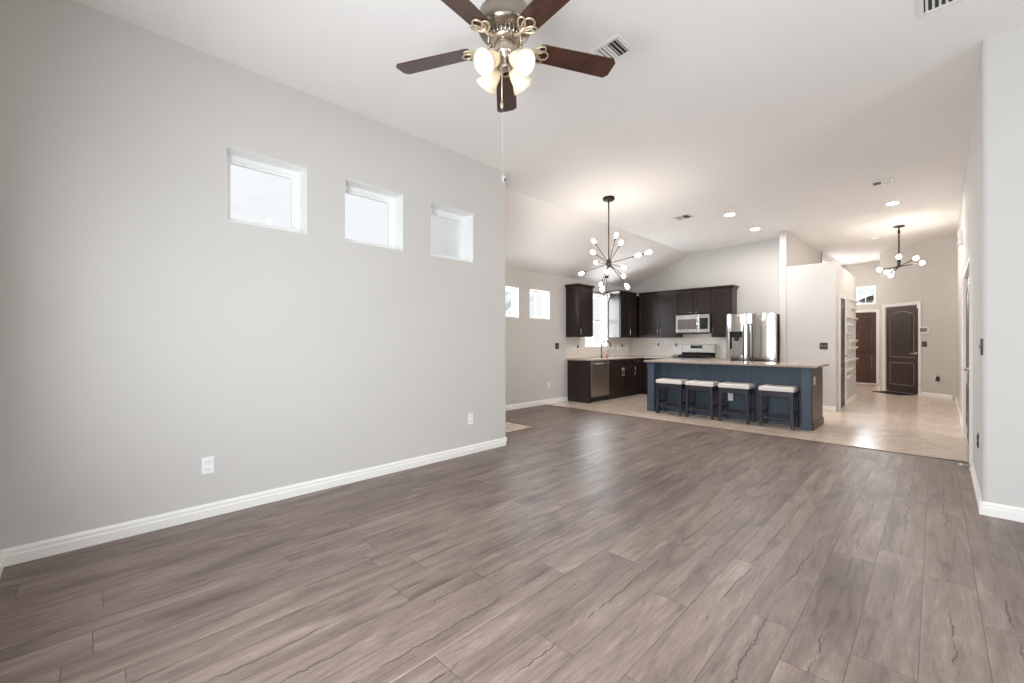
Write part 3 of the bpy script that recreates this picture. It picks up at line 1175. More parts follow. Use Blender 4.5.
for u in (RX0 + .1, RX1 - .1):
    mb.tube([FRF.p(u, .71, .03), FRF.p(u, .71, .075)], .009, 6)
mb.build('door_handle', 'chrome', d)
MB().fbox(FRF, RX0 + .01, RX1 - .01, .06, .20, 0, .028).build('drawer', 'steel', t, bevel=.005)
pn = MB().fbox(FRF, RX0, RX1, .78, .89, 0, .035).build('knob_panel', 'steel', t, bevel=.005)
for k in range(5):
    MB().lathe(FRF.p(RX0 + .09 + k * .142, .835, .035), (0, -1, 0), [(.024, 0), (.022, .02), (.012, .03)], 16).build('knob', 'black', pn)

# microwave
t = thing('microwave', (-3.856, 9.7, 1.437), 'stainless over-range microwave hung below the short dark cabinet', 'microwave')
MX0, MX1, MZ0, MZ1 = -4.195, -3.457, 1.437, 1.845
MB().box(MX0, MX1, 9.56, Y_KIT - .012, MZ0, MZ1).build('case', 'darkgrey', t, bevel=.004)
FMW = Fr((0, 9.56, 0), (1, 0, 0), (0, -1, 0))
d = MB().fbox(FMW, MX0, MX1 - .235, MZ0 + .012, MZ1, 0, .03).build('door', 'steel', t, bevel=.006)
MB().fbox(FMW, MX0 + .045, MX1 - .275, MZ0 + .085, MZ1 - .10, .03, .033).build('door_window', 'ovenglass', d, bevel=.002)
MB().tube([FMW.p(MX1 - .245, MZ0 + .04, .06), FMW.p(MX1 - .245, MZ1 - .03, .06)], .010, 8).build('handle', 'chrome', d)
pn = MB().fbox(FMW, MX1 - .230, MX1, MZ0 + .012, MZ1, 0, .03).build('control_panel', 'steel', t, bevel=.006)
MB().fbox(FMW, MX1 - .205, MX1 - .03, MZ0 + .085, MZ1 - .08, .03, .033).build('keypad', 'black', pn)
MB().box(MX0 + .1, MX1 - .1, 9.62, 9.80, MZ0 - .012, MZ0).build('vent_grille', 'blackmat', t)

# fridge
FX0, FX1, FYF, FZ = -3.02, -2.13, 9.25, 1.795
t = thing('refrigerator', ((FX0 + FX1) / 2, 9.6, 0), 'side-by-side stainless fridge with ice dispenser beside the white pantry wall', 'refrigerator')
MB().box(FX0 + .005, FX1 - .005, FYF + .02, Y_KIT - .03, .03, FZ - .02).build('cabinet_body', 'darkgrey', t, bevel=.004)
MB().box(FX0 + .02, FX1 - .02, FYF + .04, Y_KIT - .06, 0.0, .03).build('foot_plinth', 'black', t)


def curved_door(x0, x1, z0, z1, bulge=.028):
    n = 14
    pts = [(x0, FYF + .018)]
    for i in range(n + 1):
        k = i / n
        pts.append((x0 + (x1 - x0) * k, FYF - .02 - bulge * (1 - abs(2 * k - 1) ** 2.4)))
    pts.append((x1, FYF + .018))
    mb = MB()
    m = len(pts)
    v = [(x, y, z0) for x, y in pts] + [(x, y, z1) for x, y in pts]
    mb.add(v, [(i, i + 1, m + i + 1, m + i) for i in range(1, m - 2)], True)
    mb.add(v, [(0, 1, m + 1, m), (m - 2, m - 1, 2 * m - 1, 2 * m - 2), (m - 1, 0, m, 2 * m - 1)])
    mb.add(v, [tuple(range(m)), tuple(range(m, 2 * m))[::-1]])
    return mb


SX = FX0 + .40
dl = curved_door(FX0, SX - .004, .07, FZ).build('freezer_door', 'fridge', t)
dr = curved_door(SX + .004, FX1, .07, FZ).build('fridge_door', 'fridge', t)
FFR = Fr((0, FYF - .05, 0), (1, 0, 0), (0, -1, 0))
dd = MB().fbox(FFR, FX0 + .065, SX - .075, .98, 1.46, -.03, .006).build('ice_dispenser', 'steel', dl, bevel=.006)
MB().fbox(FFR, FX0 + .075, SX - .085, 1.33, 1.45, .004, .010).build('dispenser_panel', 'black', dd)
MB().fbox(FFR, FX0 + .08, FX0 + .125, 1.10, 1.33, .004, .009).build('dispenser_side', 'black', dd)
MB().lathe(FFR.p((FX0 + SX) / 2 + .01, 1.33, .012), (0, 0, -1), [(.05, 0), (.045, .05), (.02, .07)], 14).build('ice_chute', 'blackmat', dd)
for u, dpar in ((SX - .045, dl), (SX + .045, dr)):
    mb = MB()
    mb.tube([FFR.p(u, .55, .03), FFR.p(u, .60, .058), FFR.p(u, 1.1, .066), FFR.p(u, 1.55, .058), FFR.p(u, 1.60, .03)], .012, 10)
    mb.tube([FFR.p(u, .57, -.03), FFR.p(u, .57, .045)], .011, 8)
    mb.tube([FFR.p(u, 1.58, -.03), FFR.p(u, 1.58, .045)], .011, 8)
    mb.build('handle', 'darkgrey', dpar)
MB().box(FX0 + .03, FX0 + .10, FYF + .0, FYF + .06, FZ - .02, FZ + .012).build('hinge_cover', 'darkgrey', t, bevel=.004)
MB().box(FX1 - .10, FX1 - .03, FYF + .0, FYF + .06, FZ - .02, FZ + .012).build('hinge_cover', 'darkgrey', t, bevel=.004)

# faucet, soap
t = thing('faucet', (-5.34, 8.26, .888), 'arched chrome faucet below the kitchen window', 'faucet')
mb = MB()
mb.lathe((-5.34, 8.26, .888), (0, 0, 1), [(.028, 0), (.028, .012), (.018, .03), (.017, .09)], 16)
mb.build('base', 'faucetmetal', t)
pts = [(-5.34, 8.26, .99), (-5.34, 8.26, 1.16)]
for i in range(1, 13):
    a = PI * i / 12 * 1.08
    q_ = .10 - .10 * math.cos(a)
    pts.append((-5.34 + .72 * q_, 8.26 + .69 * q_, 1.16 + .10 * math.sin(a)))
MB().tube(pts, .0145, 10).build('spout', 'faucetmetal', t)
MB().tube([(-5.34, 8.275, .965), (-5.335, 8.31, .985), (-5.33, 8.34, 1.02)], .008, 8).build('handle', 'faucetmetal', t)
t = thing('soap_dispenser', (-5.33, 8.47, .888), 'small pink soap bottle with dark pump beside the faucet', 'soap bottle')
MB().lathe((-5.33, 8.47, .888), (0, 0, 1), [(.028, 0), (.03, .01), (.03, .085), (.014, .10), (.012, .112)], 16).build('bottle', 'soap', t)
MB().lathe((-5.33, 8.47, 1.0), (0, 0, 1), [(.013, 0), (.013, .015), (.005, .02), (.005, .04), (.012, .043), (.012, .05)], 12).tube([(-5.33, 8.47, 1.045), (-5.285, 8.47, 1.038)], .005, 6).build('pump', 'blackmat', t)

# ------------------------------------------------------------------ island
IX0, IX1, IY0, IY1 = -3.68, -1.235, 7.20, 7.96
t = thing('kitchen_island', (-2.45, 7.6, 0), 'slate blue kitchen island with brown end panel behind the four stools', 'kitchen island')
PW = .115
YP = 7.44
FI = Fr((0, YP, 0), (1, 0, 0), (0, -1, 0))
p = MB().box(IX0 + .05, IX1 - .05, YP, IY1 - .005, .0, .878).build('back_panel', 'blue', t, bevel=.002)
mb = MB()
for (a, b, c, e) in ((IX0 + PW, IX1 - PW, .0, .10), (IX0 + PW, IX1 - PW, .80, .878)):
    mb.fbox(FI, a, b, c, e, 0, .014)
for k in range(4):
    u = IX0 + PW + (IX1 - IX0 - 2 * PW - .07) * k / 3
    mb.fbox(FI, u, u + .07, .10, .80, 0, .014)
mb.build('panel_battens', 'blue', t, bevel=.002)
for x0 in (IX0, IX1 - PW):
    po = MB().box(x0, x0 + PW, IY0, YP + .02, 0, .878).build('corner_post', 'blue', t, bevel=.003)
    mb = MB()
    mb.box(x0 - .016, x0 + PW + .016, IY0 - .016, YP, .0, .085)
    mb.build('post_plinth', 'blue', po, bevel=.006)
    mb = MB()
    mb.box(x0 - .014, x0 + PW + .014, IY0 - .014, YP, .785, .812)
    mb.box(x0 - .022, x0 + PW + .022, IY0 - .022, YP, .848, .878)
    mb.build('post_capital', 'blue', po, bevel=.005)
ep = MB().box(IX1, IX1 + .018, IY0, IY1, 0, .878).build('end_panel', 'endwood', t, bevel=.002)
MB().box(IX1 + .018, IX1 + .032, IY0 - .01, IY1 + .01, 0, .10).build('end_skirting', 'endwood', t, bevel=.004)
MB().box(IX0 - .018, IX0, IY0, IY1, 0, .878).build('end_panel', 'endwood', t, bevel=.002)
MB().box(IX0 + .05, IX1 - .05, IY1 - .005, IY1 + .015, .10, .878).build('cabinet_front', 'espresso', t, bevel=.002)
FIE = Fr((IX1 + .018, 0, 0), (0, 1, 0), (1, 0, 0))
pl = MB().fbox(FIE, 7.29, 7.362, .635, .75, 0, .006).build('socket_plate', 'plate', ep, bevel=.002)

mb = MB()
mb.box(-3.745, -1.155, 7.15, 8.08, .880, .910)
mb.build('countertop', 'counter', bevel=.007, label='long pale granite slab on top of the blue island', cat='countertop', group='pale granite worktops')


# stools
def make_stool():
    t = thing('counter_stool', (0, 0, 0), 'x', 'stool', 'backless counter stools along the blue island')
    W, D, HS = .212, .155, .525
    for sx in (-1, 1):
        for sy in (-1, 1):
            a, b = sx * (W - .02), sy * (D - .02)
            MB().prism([(a + sx * .010 - .019, b + sy * .004 - .019, 0), (a + sx * .010 + .019, b + sy * .004 - .019, 0),
                        (a + sx * .010 + .019, b + sy * .004 + .019, 0), (a + sx * .010 - .019, b + sy * .004 + .019, 0)],
                       (-sx * .010, -sy * .004, HS)).build('leg', 'stool', t, bevel=.003)
    mb = MB()
    for sy in (-1, 1):
        mb.box(-W + .035, W - .035, sy * (D - .02) - .012, sy * (D - .02) + .012, HS - .075, HS)
    for sx in (-1, 1):
        mb.box(sx * (W - .02) - .012, sx * (W - .02) + .012, -D + .035, D - .035, HS - .075, HS)
    mb.build('apron', 'stool', t, bevel=.002)
    for sy in (-1, 1):
        MB().box(-W + .035, W - .035, sy * (D - .018) - .011, sy * (D - .018) + .011, .12, .155).build('stretcher', 'stool', t, bevel=.003)
    for sx in (-1, 1):
        MB().box(sx * (W - .018) - .011, sx * (W - .018) + .011, -D + .035, D - .035, .19, .225).build('stretcher', 'stool', t, bevel=.003)
    # saddle-like padded seat, slightly higher along the two ends
    n, m = 12, 8
    v = []
    for lay in (0, 1):
        for i in range(n + 1):
            for j in range(m + 1):
                u, w = -1 + 2 * i / n, -1 + 2 * j / m
                x, y = u * (W + .012), w * (D + .012)
                edge = max(abs(u) ** 8, abs(w) ** 8)
                z = HS + .006 if lay == 0 else HS + .075 + .008 * u * u - .020 * edge
                v.append((x, y, z))
    f = []
    k = (n + 1) * (m + 1)
    for i in range(n):
        for j in range(m):
            a = i * (m + 1) + j
            f.append((a, a + 1, a + m + 2, a + m + 1))
            f.append((k + a, k + a + m + 1, k + a + m + 2, k + a + 1))
    for i in range(n):
        for j in (0, m):
            a, b = i * (m + 1) + j, (i + 1) * (m + 1) + j
            f.append((a, b, k + b, k + a))
    for j in range(m):
        for i in (0, n):
            a, b = i * (m + 1) + j, i * (m + 1) + j + 1
            f.append((a, b, k + b, k + a))
    c = MB().add(v, f, True).build('cushion', 'cushion', t, bevel=.006, seg=3)
    MB().box(-W - .008, W + .008, -D - .008, D + .008, HS, HS + .016).build('seat_board', 'piping', t, bevel=.003)
    return t


st0 = make_stool()
spots = [(-3.236, 7.215, .0, 'white-topped counter stool nearest the island post by the dark base cabinets'),
         (-2.728, 7.218, .01, 'second white-topped counter stool from the dark base cabinets'),
         (-2.206, 7.22, -.01, 'white-topped counter stool with a paper tag hanging under its seat'),
         (-1.632, 7.222, .0, 'white-topped counter stool beside the brown end of the island')]
stools = []
for i, (x, y, rz, lb) in enumerate(spots):
    s = st0 if i == 0 else copy_tree(st0)
    s.location = (x, y, 0)
    s.rotation_euler = (0, 0, rz)
    s['label'] = lb
    stools.append(s)
WORLD[stools[2].name] = Vector((0, 0, 0))
MB().box(-.165, -.09, .118, .121, .30, .455).build('paper_tag', 'paper', stools[2], label='white paper tag')


# ------------------------------------------------------------------ ceiling fan
FC = CAM_R * -.040 + CAM_D * 2.359
zfan = zc(FC.x, FC.y)
t = thing('ceiling_fan', (FC.x, FC.y, zfan - .02), 'five-blade walnut ceiling fan with four lit tulip shades', 'ceiling fan')
ZB = 2.885          # blade plane
MB().lathe((FC.x, FC.y, zfan + .004), (0, 0, -1), [(.075, 0), (.075, .02), (.055, .06), (.022, .085), (.018, .09)], 24).build('ceiling_canopy', 'nickel', t)
MB().lathe((FC.x, FC.y, zfan - .07), (0, 0, -1), [(.013, 0), (.013, zfan - .07 - 3.10)], 12).build('downrod', 'nickel', t)
MB().lathe((FC.x, FC.y, 3.115), (0, 0, -1), [(.02, 0), (.028, .018), (.05, .034), (.112, .045), (.142, .06), (.148, .10), (.148, .145), (.135, .165), (.10, .175), (.09, .18)], 36).build('motor_housing', 'motor', t)
mb = MB()
for k in range(26):
    a = 2 * PI * k / 26
    dv = Vector((math.cos(a), math.sin(a), 0))
    mb.tube([FC + dv * .098 + Vector((0, 0, 2.945)), FC + dv * .088 + Vector((0, 0, 2.905))], .005, 5)
mb.lathe((FC.x, FC.y, 2.945), (0, 0, -1), [(.09, 0), (.08, .04), (.06, .052)], 24)
mb.build('vent_collar', 'nickel', t)
MB().lathe((FC.x, FC.y, 2.90), (0, 0, -1), [(.05, 0), (.055, .01), (.058, .03), (.058, .06), (.05, .078), (.03, .09), (.028, .12), (.034, .135), (.02, .15)], 24).build('switch_housing', 'nickel', t)

# direction of the blade that points away from the camera, rotated slightly right
a0 = math.atan2(CAM_D.y, CAM_D.x) - math.radians(.4)
for k in range(5):
    a = a0 + k * 2 * PI / 5
    R = Matrix.Translation((FC.x, FC.y, ZB)) @ Matrix.Rotation(a, 4, 'Z') @ Matrix.Rotation(math.radians(-11), 4, 'X')
    mb = MB(R)
    prof = [(.20, -.055), (.22, -.060), (.645, -.070), (.668, -.045), (.668, .045), (.645, .070), (.22, .060), (.20, .055)]
    mb.prism([(x, y, -.004) for x, y in prof], (0, 0, .008))
    b = mb.build('blade', 'bladewood', t, bevel=.0015)
    # leaf-shaped blade iron: three wire loops on a stem
    mb = MB(R)

    def leaf(cx, cy, ln, wd, rot):
        pts = []
        for i in range(16):
            th = 2 * PI * i / 16
            lx = ln * (.5 - .5 * math.cos(th))
            ly = wd * math.sin(th) * (1 - .25 * math.cos(th))
            pts.append((cx + lx * math.cos(rot) - ly * math.sin(rot), cy + lx * math.sin(rot) + ly * math.cos(rot), -.012))
        mb.tube(pts, .0052, 6, closed=True)
    leaf(.165, 0, .090, .027, 0)
    leaf(.160, .004, .080, .019, .62)
    leaf(.160, -.004, .080, .019, -.62)
    mb.tube([(.075, 0, .035), (.105, 0, -.004), (.14, 0, -.016), (.185, 0, -.012)], .009, 8)
    mb.build('blade_iron', 'iron', b)

for k in range(4):
    a = k * PI / 2
    dv = Vector((math.cos(a), math.sin(a), 0))
    b0 = FC + Vector((0, 0, 2.80))
    mb = MB()
    e = b0 + dv * .048 + Vector((0, 0, .0))
    ax = (dv * .80 + Vector((0, 0, -.60))).normalized()
    mb.tube([b0, b0 + dv * .02 + Vector((0, 0, .010)), b0 + dv * .035 + Vector((0, 0, .008)), e], .009, 8)
    mb.lathe(e - ax * .01, ax, [(.012, 0), (.024, .008), (.026, .03), (.03, .035)], 16)
    arm = mb.build('light_arm', 'nickel', t)
    mb = MB()
    outer = [(.027, .018), (.034, .03), (.043, .055), (.047, .085), (.053, .112), (.066, .135)]
    inner = [(r - .003, h) for r, h in outer][::-1]
    mb.lathe(e, ax, outer + inner, 28, cap=False)
    # fine vertical ribs at the rim
    for q in range(20):
        aa = 2 * PI * q / 20
        s1 = ax.cross(Vector((0, 0, 1))).normalized()
        s2 = ax.cross(s1)
        rv = s1 * math.cos(aa) + s2 * math.sin(aa)
        mb.tube([e + ax * .100 + rv * .049, e + ax * .134 + rv * .065], .0025, 4)
    sh = mb.build('shade', 'shade', arm)
    MB().lathe(e + ax * .035, ax, [(.010, 0), (.014, .012), (.027, .04), (.030, .06), (.024, .082), (.008, .092)], 16).build('bulb', 'fanbulb', arm)
# pull chains
mb = MB()
pc = FC - CAM_D * .05 - CAM_R * .015
mb.tube([pc + Vector((0, 0, 2.80)), pc + Vector((0, 0, 2.55))], .0028, 6)
mb.lathe(pc + Vector((0, 0, 2.55)), (0, 0, -1), [(.004, 0), (.009, .015), (.007, .035), (.003, .04)], 10)
mb.build('pull_chain', 'iron', t)
pc = FC - CAM_D * .052 - CAM_R * .012
MB().tube([pc + Vector((0, 0, 2.80)), pc + Vector((0, 0, 2.12))], .0005, 5).build('pull_cord', 'plate', t)


# ------------------------------------------------------------------ sputnik chandelier
SPC = Vector((-3.325, 5.325, 2.37))
zs = zc(SPC.x, SPC.y)
t = thing('sputnik_chandelier', (SPC.x, SPC.y, zs - .02), 'bronze starburst chandelier with glowing bulbs over the dining area', 'chandelier')
MB().lathe((SPC.x, SPC.y, zs + .004), (0, 0, -1), [(.085, 0), (.085, .035), (.07, .045), (.02, .05)], 28).build('ceiling_canopy', 'bronze', t)
MB().lathe((SPC.x, SPC.y, zs - .04), (0, 0, -1), [(.010, 0), (.010, zs - .04 - SPC.z - .03)], 10).build('stem', 'brass', t)
MB().lathe(SPC + Vector((0, 0, .06)), (0, 0, -1), [(.014, 0), (.034, .012), (.036, .055), (.036, .085), (.026, .11), (.008, .12)], 20).build('hub', 'brass', t)
arms = [(-.310, .090, .384), (-.020, .234, .442), (.367, -.286, .186), (.493, -.077, .034), (.490, .222, .118), (.396, -.275, -.141), (-.043, .481, -.123),
        (.334, -.075, -.364), (-.327, .301, -.233), (.080, -.292, -.396), (.223, -.405, -.188), (-.491, .028, -.085), (-.401, .278, .106), (.062, -.488, .076)]
for dv in arms:
    dirv = Vector(dv)
    ln = dirv.length
    u = dirv.normalized()
    a = MB().tube([SPC + u * .02, SPC + u * (ln - .085)], .0058, 6)
    a.lathe(SPC + u * (ln - .085), u, [(.006, 0), (.012, .006), (.012, .040), (.009, .045)], 10)
    arm = a.build('arm', 'brass', t)
    MB().lathe(SPC + u * (ln - .046), u, [(.009, 0), (.014, .012), (.022, .036), (.0245, .058), (.021, .078), (.012, .090), (.003, .094)], 14).build('bulb', 'bulb', arm)

# ------------------------------------------------------------------ entry chandelier
EC = Vector((-.49, 11.0, 2.69))
ze = zc(EC.x, EC.y)
t = thing('branch_chandelier', (EC.x, EC.y, ze - .02), 'bronze crossed-bar chandelier with six glowing globes in the entry hall', 'chandelier')
MB().lathe((EC.x, EC.y, ze + .004), (0, 0, -1), [(.085, 0), (.085, .028), (.03, .034)], 24).build('ceiling_canopy', 'bronze', t)
mb = MB().lathe((EC.x, EC.y, ze - .03), (0, 0, -1), [(.012, 0), (.012, .05), (.02, .055), (.02, .10), (.013, .11), (.013, ze - .03 - EC.z - .02)], 12)
mb.build('stem', 'bronze', t)
MB().lathe(EC + Vector((0, 0, .12)), (0, 0, -1), [(.014, 0), (.026, .01), (.026, .10), (.034, .115), (.034, .135), (.012, .145)], 16).build('hub', 'bronze', t)
pairs = [((.311, .41, .076), (-.247, -.448, -.093)), ((.245, -.455, .052), (-.206, .480, -.034)), ((.023, -.51, .101), (-.147, .488, -.111))]
for pa, pb in pairs:
    A, B = EC + Vector(pa), EC + Vector(pb)
    for E_ in (A, B):
        mid = EC + Vector((0, 0, -.005))
        u = (E_ - mid).normalized()
        arm = MB().tube([mid, E_ - u * .05], .008, 8)
        arm.lathe(E_ - u * .06, u, [(.008, 0), (.018, .005), (.018, .03)], 12)
        ar = arm.build('arm', 'bronze', t)
        MB().lathe(E_ - u * .038, u, [(.014, 0), (.027, .012), (.036, .038), (.033, .062), (.018, .077), (.004, .080)], 16).build('globe', 'bulb2', ar)

# lamp of the foyer, around the corner behind the pantry
pl = bpy.data.lights.new('foyer_lamp', 'POINT')
pl.energy, pl.color, pl.shadow_soft_size = 46, (1.0, .92, .84), .08
plo = bpy.data.objects.new('foyer_lamp', pl)
COL.objects.link(plo)
plo.location = (-2.55, 14.6, 2.75)

# ------------------------------------------------------------------ ceiling fittings
for (x, y, lb) in ((-2.40, 7.52, 'recessed ceiling light near the small square vent over the island'),
                   (-2.375, 8.81, 'recessed ceiling light close to the tall partition by the fridge'),
                   (-.47, 8.92, 'recessed ceiling light in the hall before the entry chandelier')):
    z = zc(x, y)
    t = thing('recessed_light', (x, y, z - .012), lb, 'ceiling light', 'recessed ceiling lights')
    MB().lathe((x, y, z + .004), (0, 0, -1), [(.095, 0), (.095, .008), (.070, .014), (.065, .008), (.065, 0)], 28, cap=False).build('trim_ring', 'plate', t)
    MB().lathe((x, y, z + .002), (0, 0, -1), [(.066, 0), (.066, .006)], 24).build('lens', 'can', t)


def register(x, y, sx, sy, label, two=False, along='X', pitch=.022, group=None):
    z = zc(x, y)
    t = thing('air_vent', (x, y, z - .015), label, 'air vent', group)
    f = .028
    S = Matrix(((1, 0, 0, 0), (0, 1, 0, 0), (.035, 0, 1, -.035 * x), (0, 0, 0, 1)))   # lies on the pitched ceiling
    x0, x1, y0, y1 = x - sx / 2, x + sx / 2, y - sy / 2, y + sy / 2
    mb = MB(S)
    mb.box(x0, x1, y0, y0 + f, z - .012, z + .004)
    mb.box(x0, x1, y1 - f, y1, z - .012, z + .004)
    mb.box(x0, x0 + f, y0 + f, y1 - f, z - .012, z + .004)
    mb.box(x1 - f, x1, y0 + f, y1 - f, z - .012, z + .004)
    if two:
        mb.box(x - .006, x + .006, y0 + f, y1 - f, z - .011, z + .003)
    mb.build('frame', 'louver', t, bevel=.003)
    MB(S).box(x0 + f, x1 - f, y0 + f, y1 - f, z - .001, z + .003).build('duct_opening', 'ventgrey', t)
    if two:
        cells = [(x0 + f, x - .006, 1), (x + .006, x1 - f, -1)]
    else:
        cells = [(x0 + f, x1 - f, 1)]
    for a, b, s in cells:
        mb = MB(S)
        if along == 'X':
            n = int((b - a) / pitch)
            for i in range(n):
                c = a + (i + .5) * (b - a) / n
                mb.prism([(c - .008 * s, y0 + f, z - .010), (c - .0055 * s, y0 + f, z - .010), (c + .006 * s, y0 + f, z - .0005), (c + .0035 * s, y0 + f, z - .0005)], (0, sy - 2 * f, 0))
        else:
            n = int((sy - 2 * f) / pitch)
            for i in range(n):
                c = y0 + f + (i + .5) * (sy - 2 * f) / n
                mb.prism([(a, c - .008 * s, z - .010), (a, c - .0055 * s, z - .010), (a, c + .006 * s, z - .0005), (a, c + .0035 * s, z - .0005)], (b - a, 0, 0))
        mb.build('louvers', 'louver', t)
    return t


register(-1.67, 2.72, .235, .235, 'square white ceiling register beside the fan blade', True, 'X', .024)
register(.18, 3.69, .52, .52, 'large white return grille on the ceiling near the facing wall', False, 'X', .03)
register(-2.98, 7.05, .27, .27, 'small square ceiling vent between starburst chandelier and recessed lights', True, 'X', .03)
register(-.51, 7.63, .24, .20, 'small ceiling vent in the hall before the recessed light', True, 'Y', .03)
for (x, y, lb) in ((-.93, 11.96, 'round white smoke detector beside the entry chandelier canopy'), (-1.45, 15.2, 'round white smoke detector on the foyer ceiling above the front door')):
    z = zc(x, y)
    t = thing('smoke_detector', (x, y, z - .03), lb, 'smoke detector', 'round ceiling smoke detectors')
    MB().lathe((x, y, z + .005), (0, 0, -1), [(.07, 0), (.07, .02), (.058, .035), (.02, .04)], 24).build('body', 'plate', t)
    MB().lathe((x, y, z - .034), (0, 0, -1), [(.018, 0), (.016, .004)], 12).build('test_button', 'slot', t)


def sensor(fr, u, v, label):
    c = fr.p(u, v, .03)
    t = thing('motion_sensor', tuple(fr.p(u, v, 0)), label, 'motion sensor', None)
    mb = MB()
    mb.prism([fr.p(u - .024, v - .04, 0), fr.p(u + .024, v - .04, 0), fr.p(u + .016, v - .04, .035), fr.p(u - .016, v - .04, .035)], (0, 0, .08))
    mb.build('housing', 'plate', t, bevel=.006)
    MB().fbox(fr, u - .013, u + .013, v - .03, v + .005, .0352, .038).build('lens', 'slot', t)
    return t


sensor(FL, Y_ALC - .045, 3.19, 'small white motion sensor high on the corner of the living room wall')
t = thing('door_chime', tuple(FR.p(ru(9.0), 2.66, 0)), 'white door chime box high on the right hall wall beyond the double doors', 'door chime')
MB().fbox(FR, ru(9.0) - .07, ru(9.0) + .07, 2.66, 2.85, 0, .05).build('housing', 'plate', t, bevel=.006)
MB().fbox(FR, ru(9.0) - .05, ru(9.0) + .05, 2.70, 2.76, .05, .054).build('sound_grille', 'slot', t)


# ------------------------------------------------------------------ plates, switches
def outlet(fr, u, v, label, mat='plate', slot='slot', group='duplex outlets', w=.072, h=.118, horiz=False):
    if horiz:
        w, h = h, w
    t = thing('wall_outlet', tuple(fr.p(u, v, 0)), label, 'outlet', group)
    MB().fbox(fr, u - w / 2, u + w / 2, v - h / 2, v + h / 2, 0, .007).build('cover_plate', mat, t, bevel=.003)
    for s in (-1, 1):
        cu, cv = (u + s * .027, v) if horiz else (u, v + s * .027)
        sk = MB().fbox(fr, cu - .017, cu + .017, cv - .017, cv + .017, .007, .010).build('socket', mat, t, bevel=.004)
        MB().fbox(fr, cu - .008, cu - .005, cv - .006, cv + .008, .010, .0105).fbox(fr, cu + .005, cu + .008, cv - .006, cv + .008, .010, .0105).build('slots', slot, sk)
    return t


def switch(fr, u, v, n, label, mat='plateblk', rock='switchgrey', group='dark switch plates'):
    w = .072 + .046 * (n - 1)
    t = thing('light_switch', tuple(fr.p(u, v, 0)), label, 'light switch', group)
    MB().fbox(fr, u - w / 2, u + w / 2, v - .06, v + .06, 0, .007).build('cover_plate', mat, t, bevel=.003)
    for i in range(n):
        c = u + (i - (n - 1) / 2) * .046
        MB().fbox(fr, c - .007, c + .007, v - .014, v + .014, .007, .016).build('toggle', rock, t, bevel=.002)
    return t


outlet(FL, .632, .367, 'white outlet low on the wall under the first square window', 'plate', 'slot')
outlet(FL, 3.052, .388, 'white outlet low on the living room wall near its open end')
outlet(FK, 6.606, .368, 'white outlet low on the dining wall under the small windows')
switch(FK, 6.877, 1.158, 2, 'dark switch plate on the dining wall beside the kitchen cabinets')
FPF = Fr((0, 9.41, 0), (1, 0, 0), (0, -1, 0))
switch(FPF, -1.425, 1.169, 2, 'dark two-gang switch plate on the pantry wall')
switch(FR, ru(4.66), 1.21, 2, 'dark switch plate at the end of the right hall wall')
outlet(FR, ru(5.10), .45, 'dark outlet low on the hall wall near the facing corner', 'plateblk', 'slot')
# diagonal wall: alarm panel, switch, outlet with adapter
ua = au(9.45 * 426.67 / (924.5 - 512))
t = thing('alarm_panel', tuple(FAW.p(ua, 1.50, 0)), 'white alarm keypad with grey screen beside the black door', 'alarm panel')
MB().fbox(FAW, ua - .115, ua + .115, 1.435, 1.585, 0, .025).build('housing', 'plate', t, bevel=.006)
MB().fbox(FAW, ua - .085, ua + .085, 1.465, 1.56, .025, .027).build('screen', 'lcd', t)
switch(FAW, ua, 1.19, 2, 'dark switch plate below the alarm keypad beside the black door')
uo = au(9.45 * 426.67 / (937.5 - 512))
ot = outlet(FAW, uo, .40, 'outlet with dark plug-in adapter on the diagonal hall wall')
MB().fbox(FAW, uo - .0, uo + .055, .37, .47, .010, .05).build('plug_adapter', 'darkgrey', ot, bevel=.006)
MB().fbox(FAW, uo - .045, uo + .005, .42, .50, .010, .035).build('plug_charger', 'plate', ot, bevel=.006)
# splashback outlets
FKS = Fr((XK + .008, 0, 0), (0, 1, 0), (1, 0, 0))
FBS = Fr((0, Y_KIT - .008, 0), (1, 0, 0), (0, -1, 0))
GS = 'white splashback outlets'
outlet(FKS, 7.43, 1.10, 'white outlet on the splashback left of the sink window', group=GS, horiz=True)
outlet(FKS, 9.02, 1.11, 'white outlet on the splashback first right of the sink window', group=GS, horiz=False)
switch(FKS, 9.24, 1.11, 2, 'white two-gang switch on the splashback right of the sink window', 'plate', 'plate', 'white switch plates')
outlet(FKS, 9.66, 1.10, 'white outlet on the side splashback close to the kitchen corner', group=GS)
outlet(FBS, -4.86, 1.10, 'white outlet on the back splashback near the kitchen corner', group=GS, horiz=True)
outlet(FBS, -4.42, 1.09, 'white outlet on the back splashback beside the range', group=GS, horiz=True)
outlet(FBS, -3.20, 1.09, 'white outlet on the splashback between range and fridge', group=GS, horiz=True)


def plug(fr, u, v, label):  # small dark unlit fitting fixed to the splashback
    t = thing('dark_fitting', tuple(fr.p(u, v, 0)), label, 'night light', 'dark fittings on the splashback')
    MB().lathe(fr.p(u, v - .03, .014), (0, 0, 1), [(.004, 0), (.014, .008), (.016, .035), (.010, .06), (.003, .066)], 12).build('body', 'bronze', t)
    MB().fbox(fr, u - .012, u + .012, v - .012, v + .012, 0, .01).build('base_plate', 'bronze', t, bevel=.002)


plug(FKS, 7.57, 1.14, 'small dark fitting on the splashback left of the sink window')
plug(FKS, 8.885, 1.15, 'small dark fitting on the splashback just right of the sink window')
plug(FKS, 9.42, 1.15, 'small dark fitting on the side splashback near the kitchen corner')
plug(FBS, -4.80, 1.18, 'small dark fitting on the back splashback near the kitchen corner')
plug(FBS, -4.36, 1.17, 'small dark fitting on the back splashback beside the range')

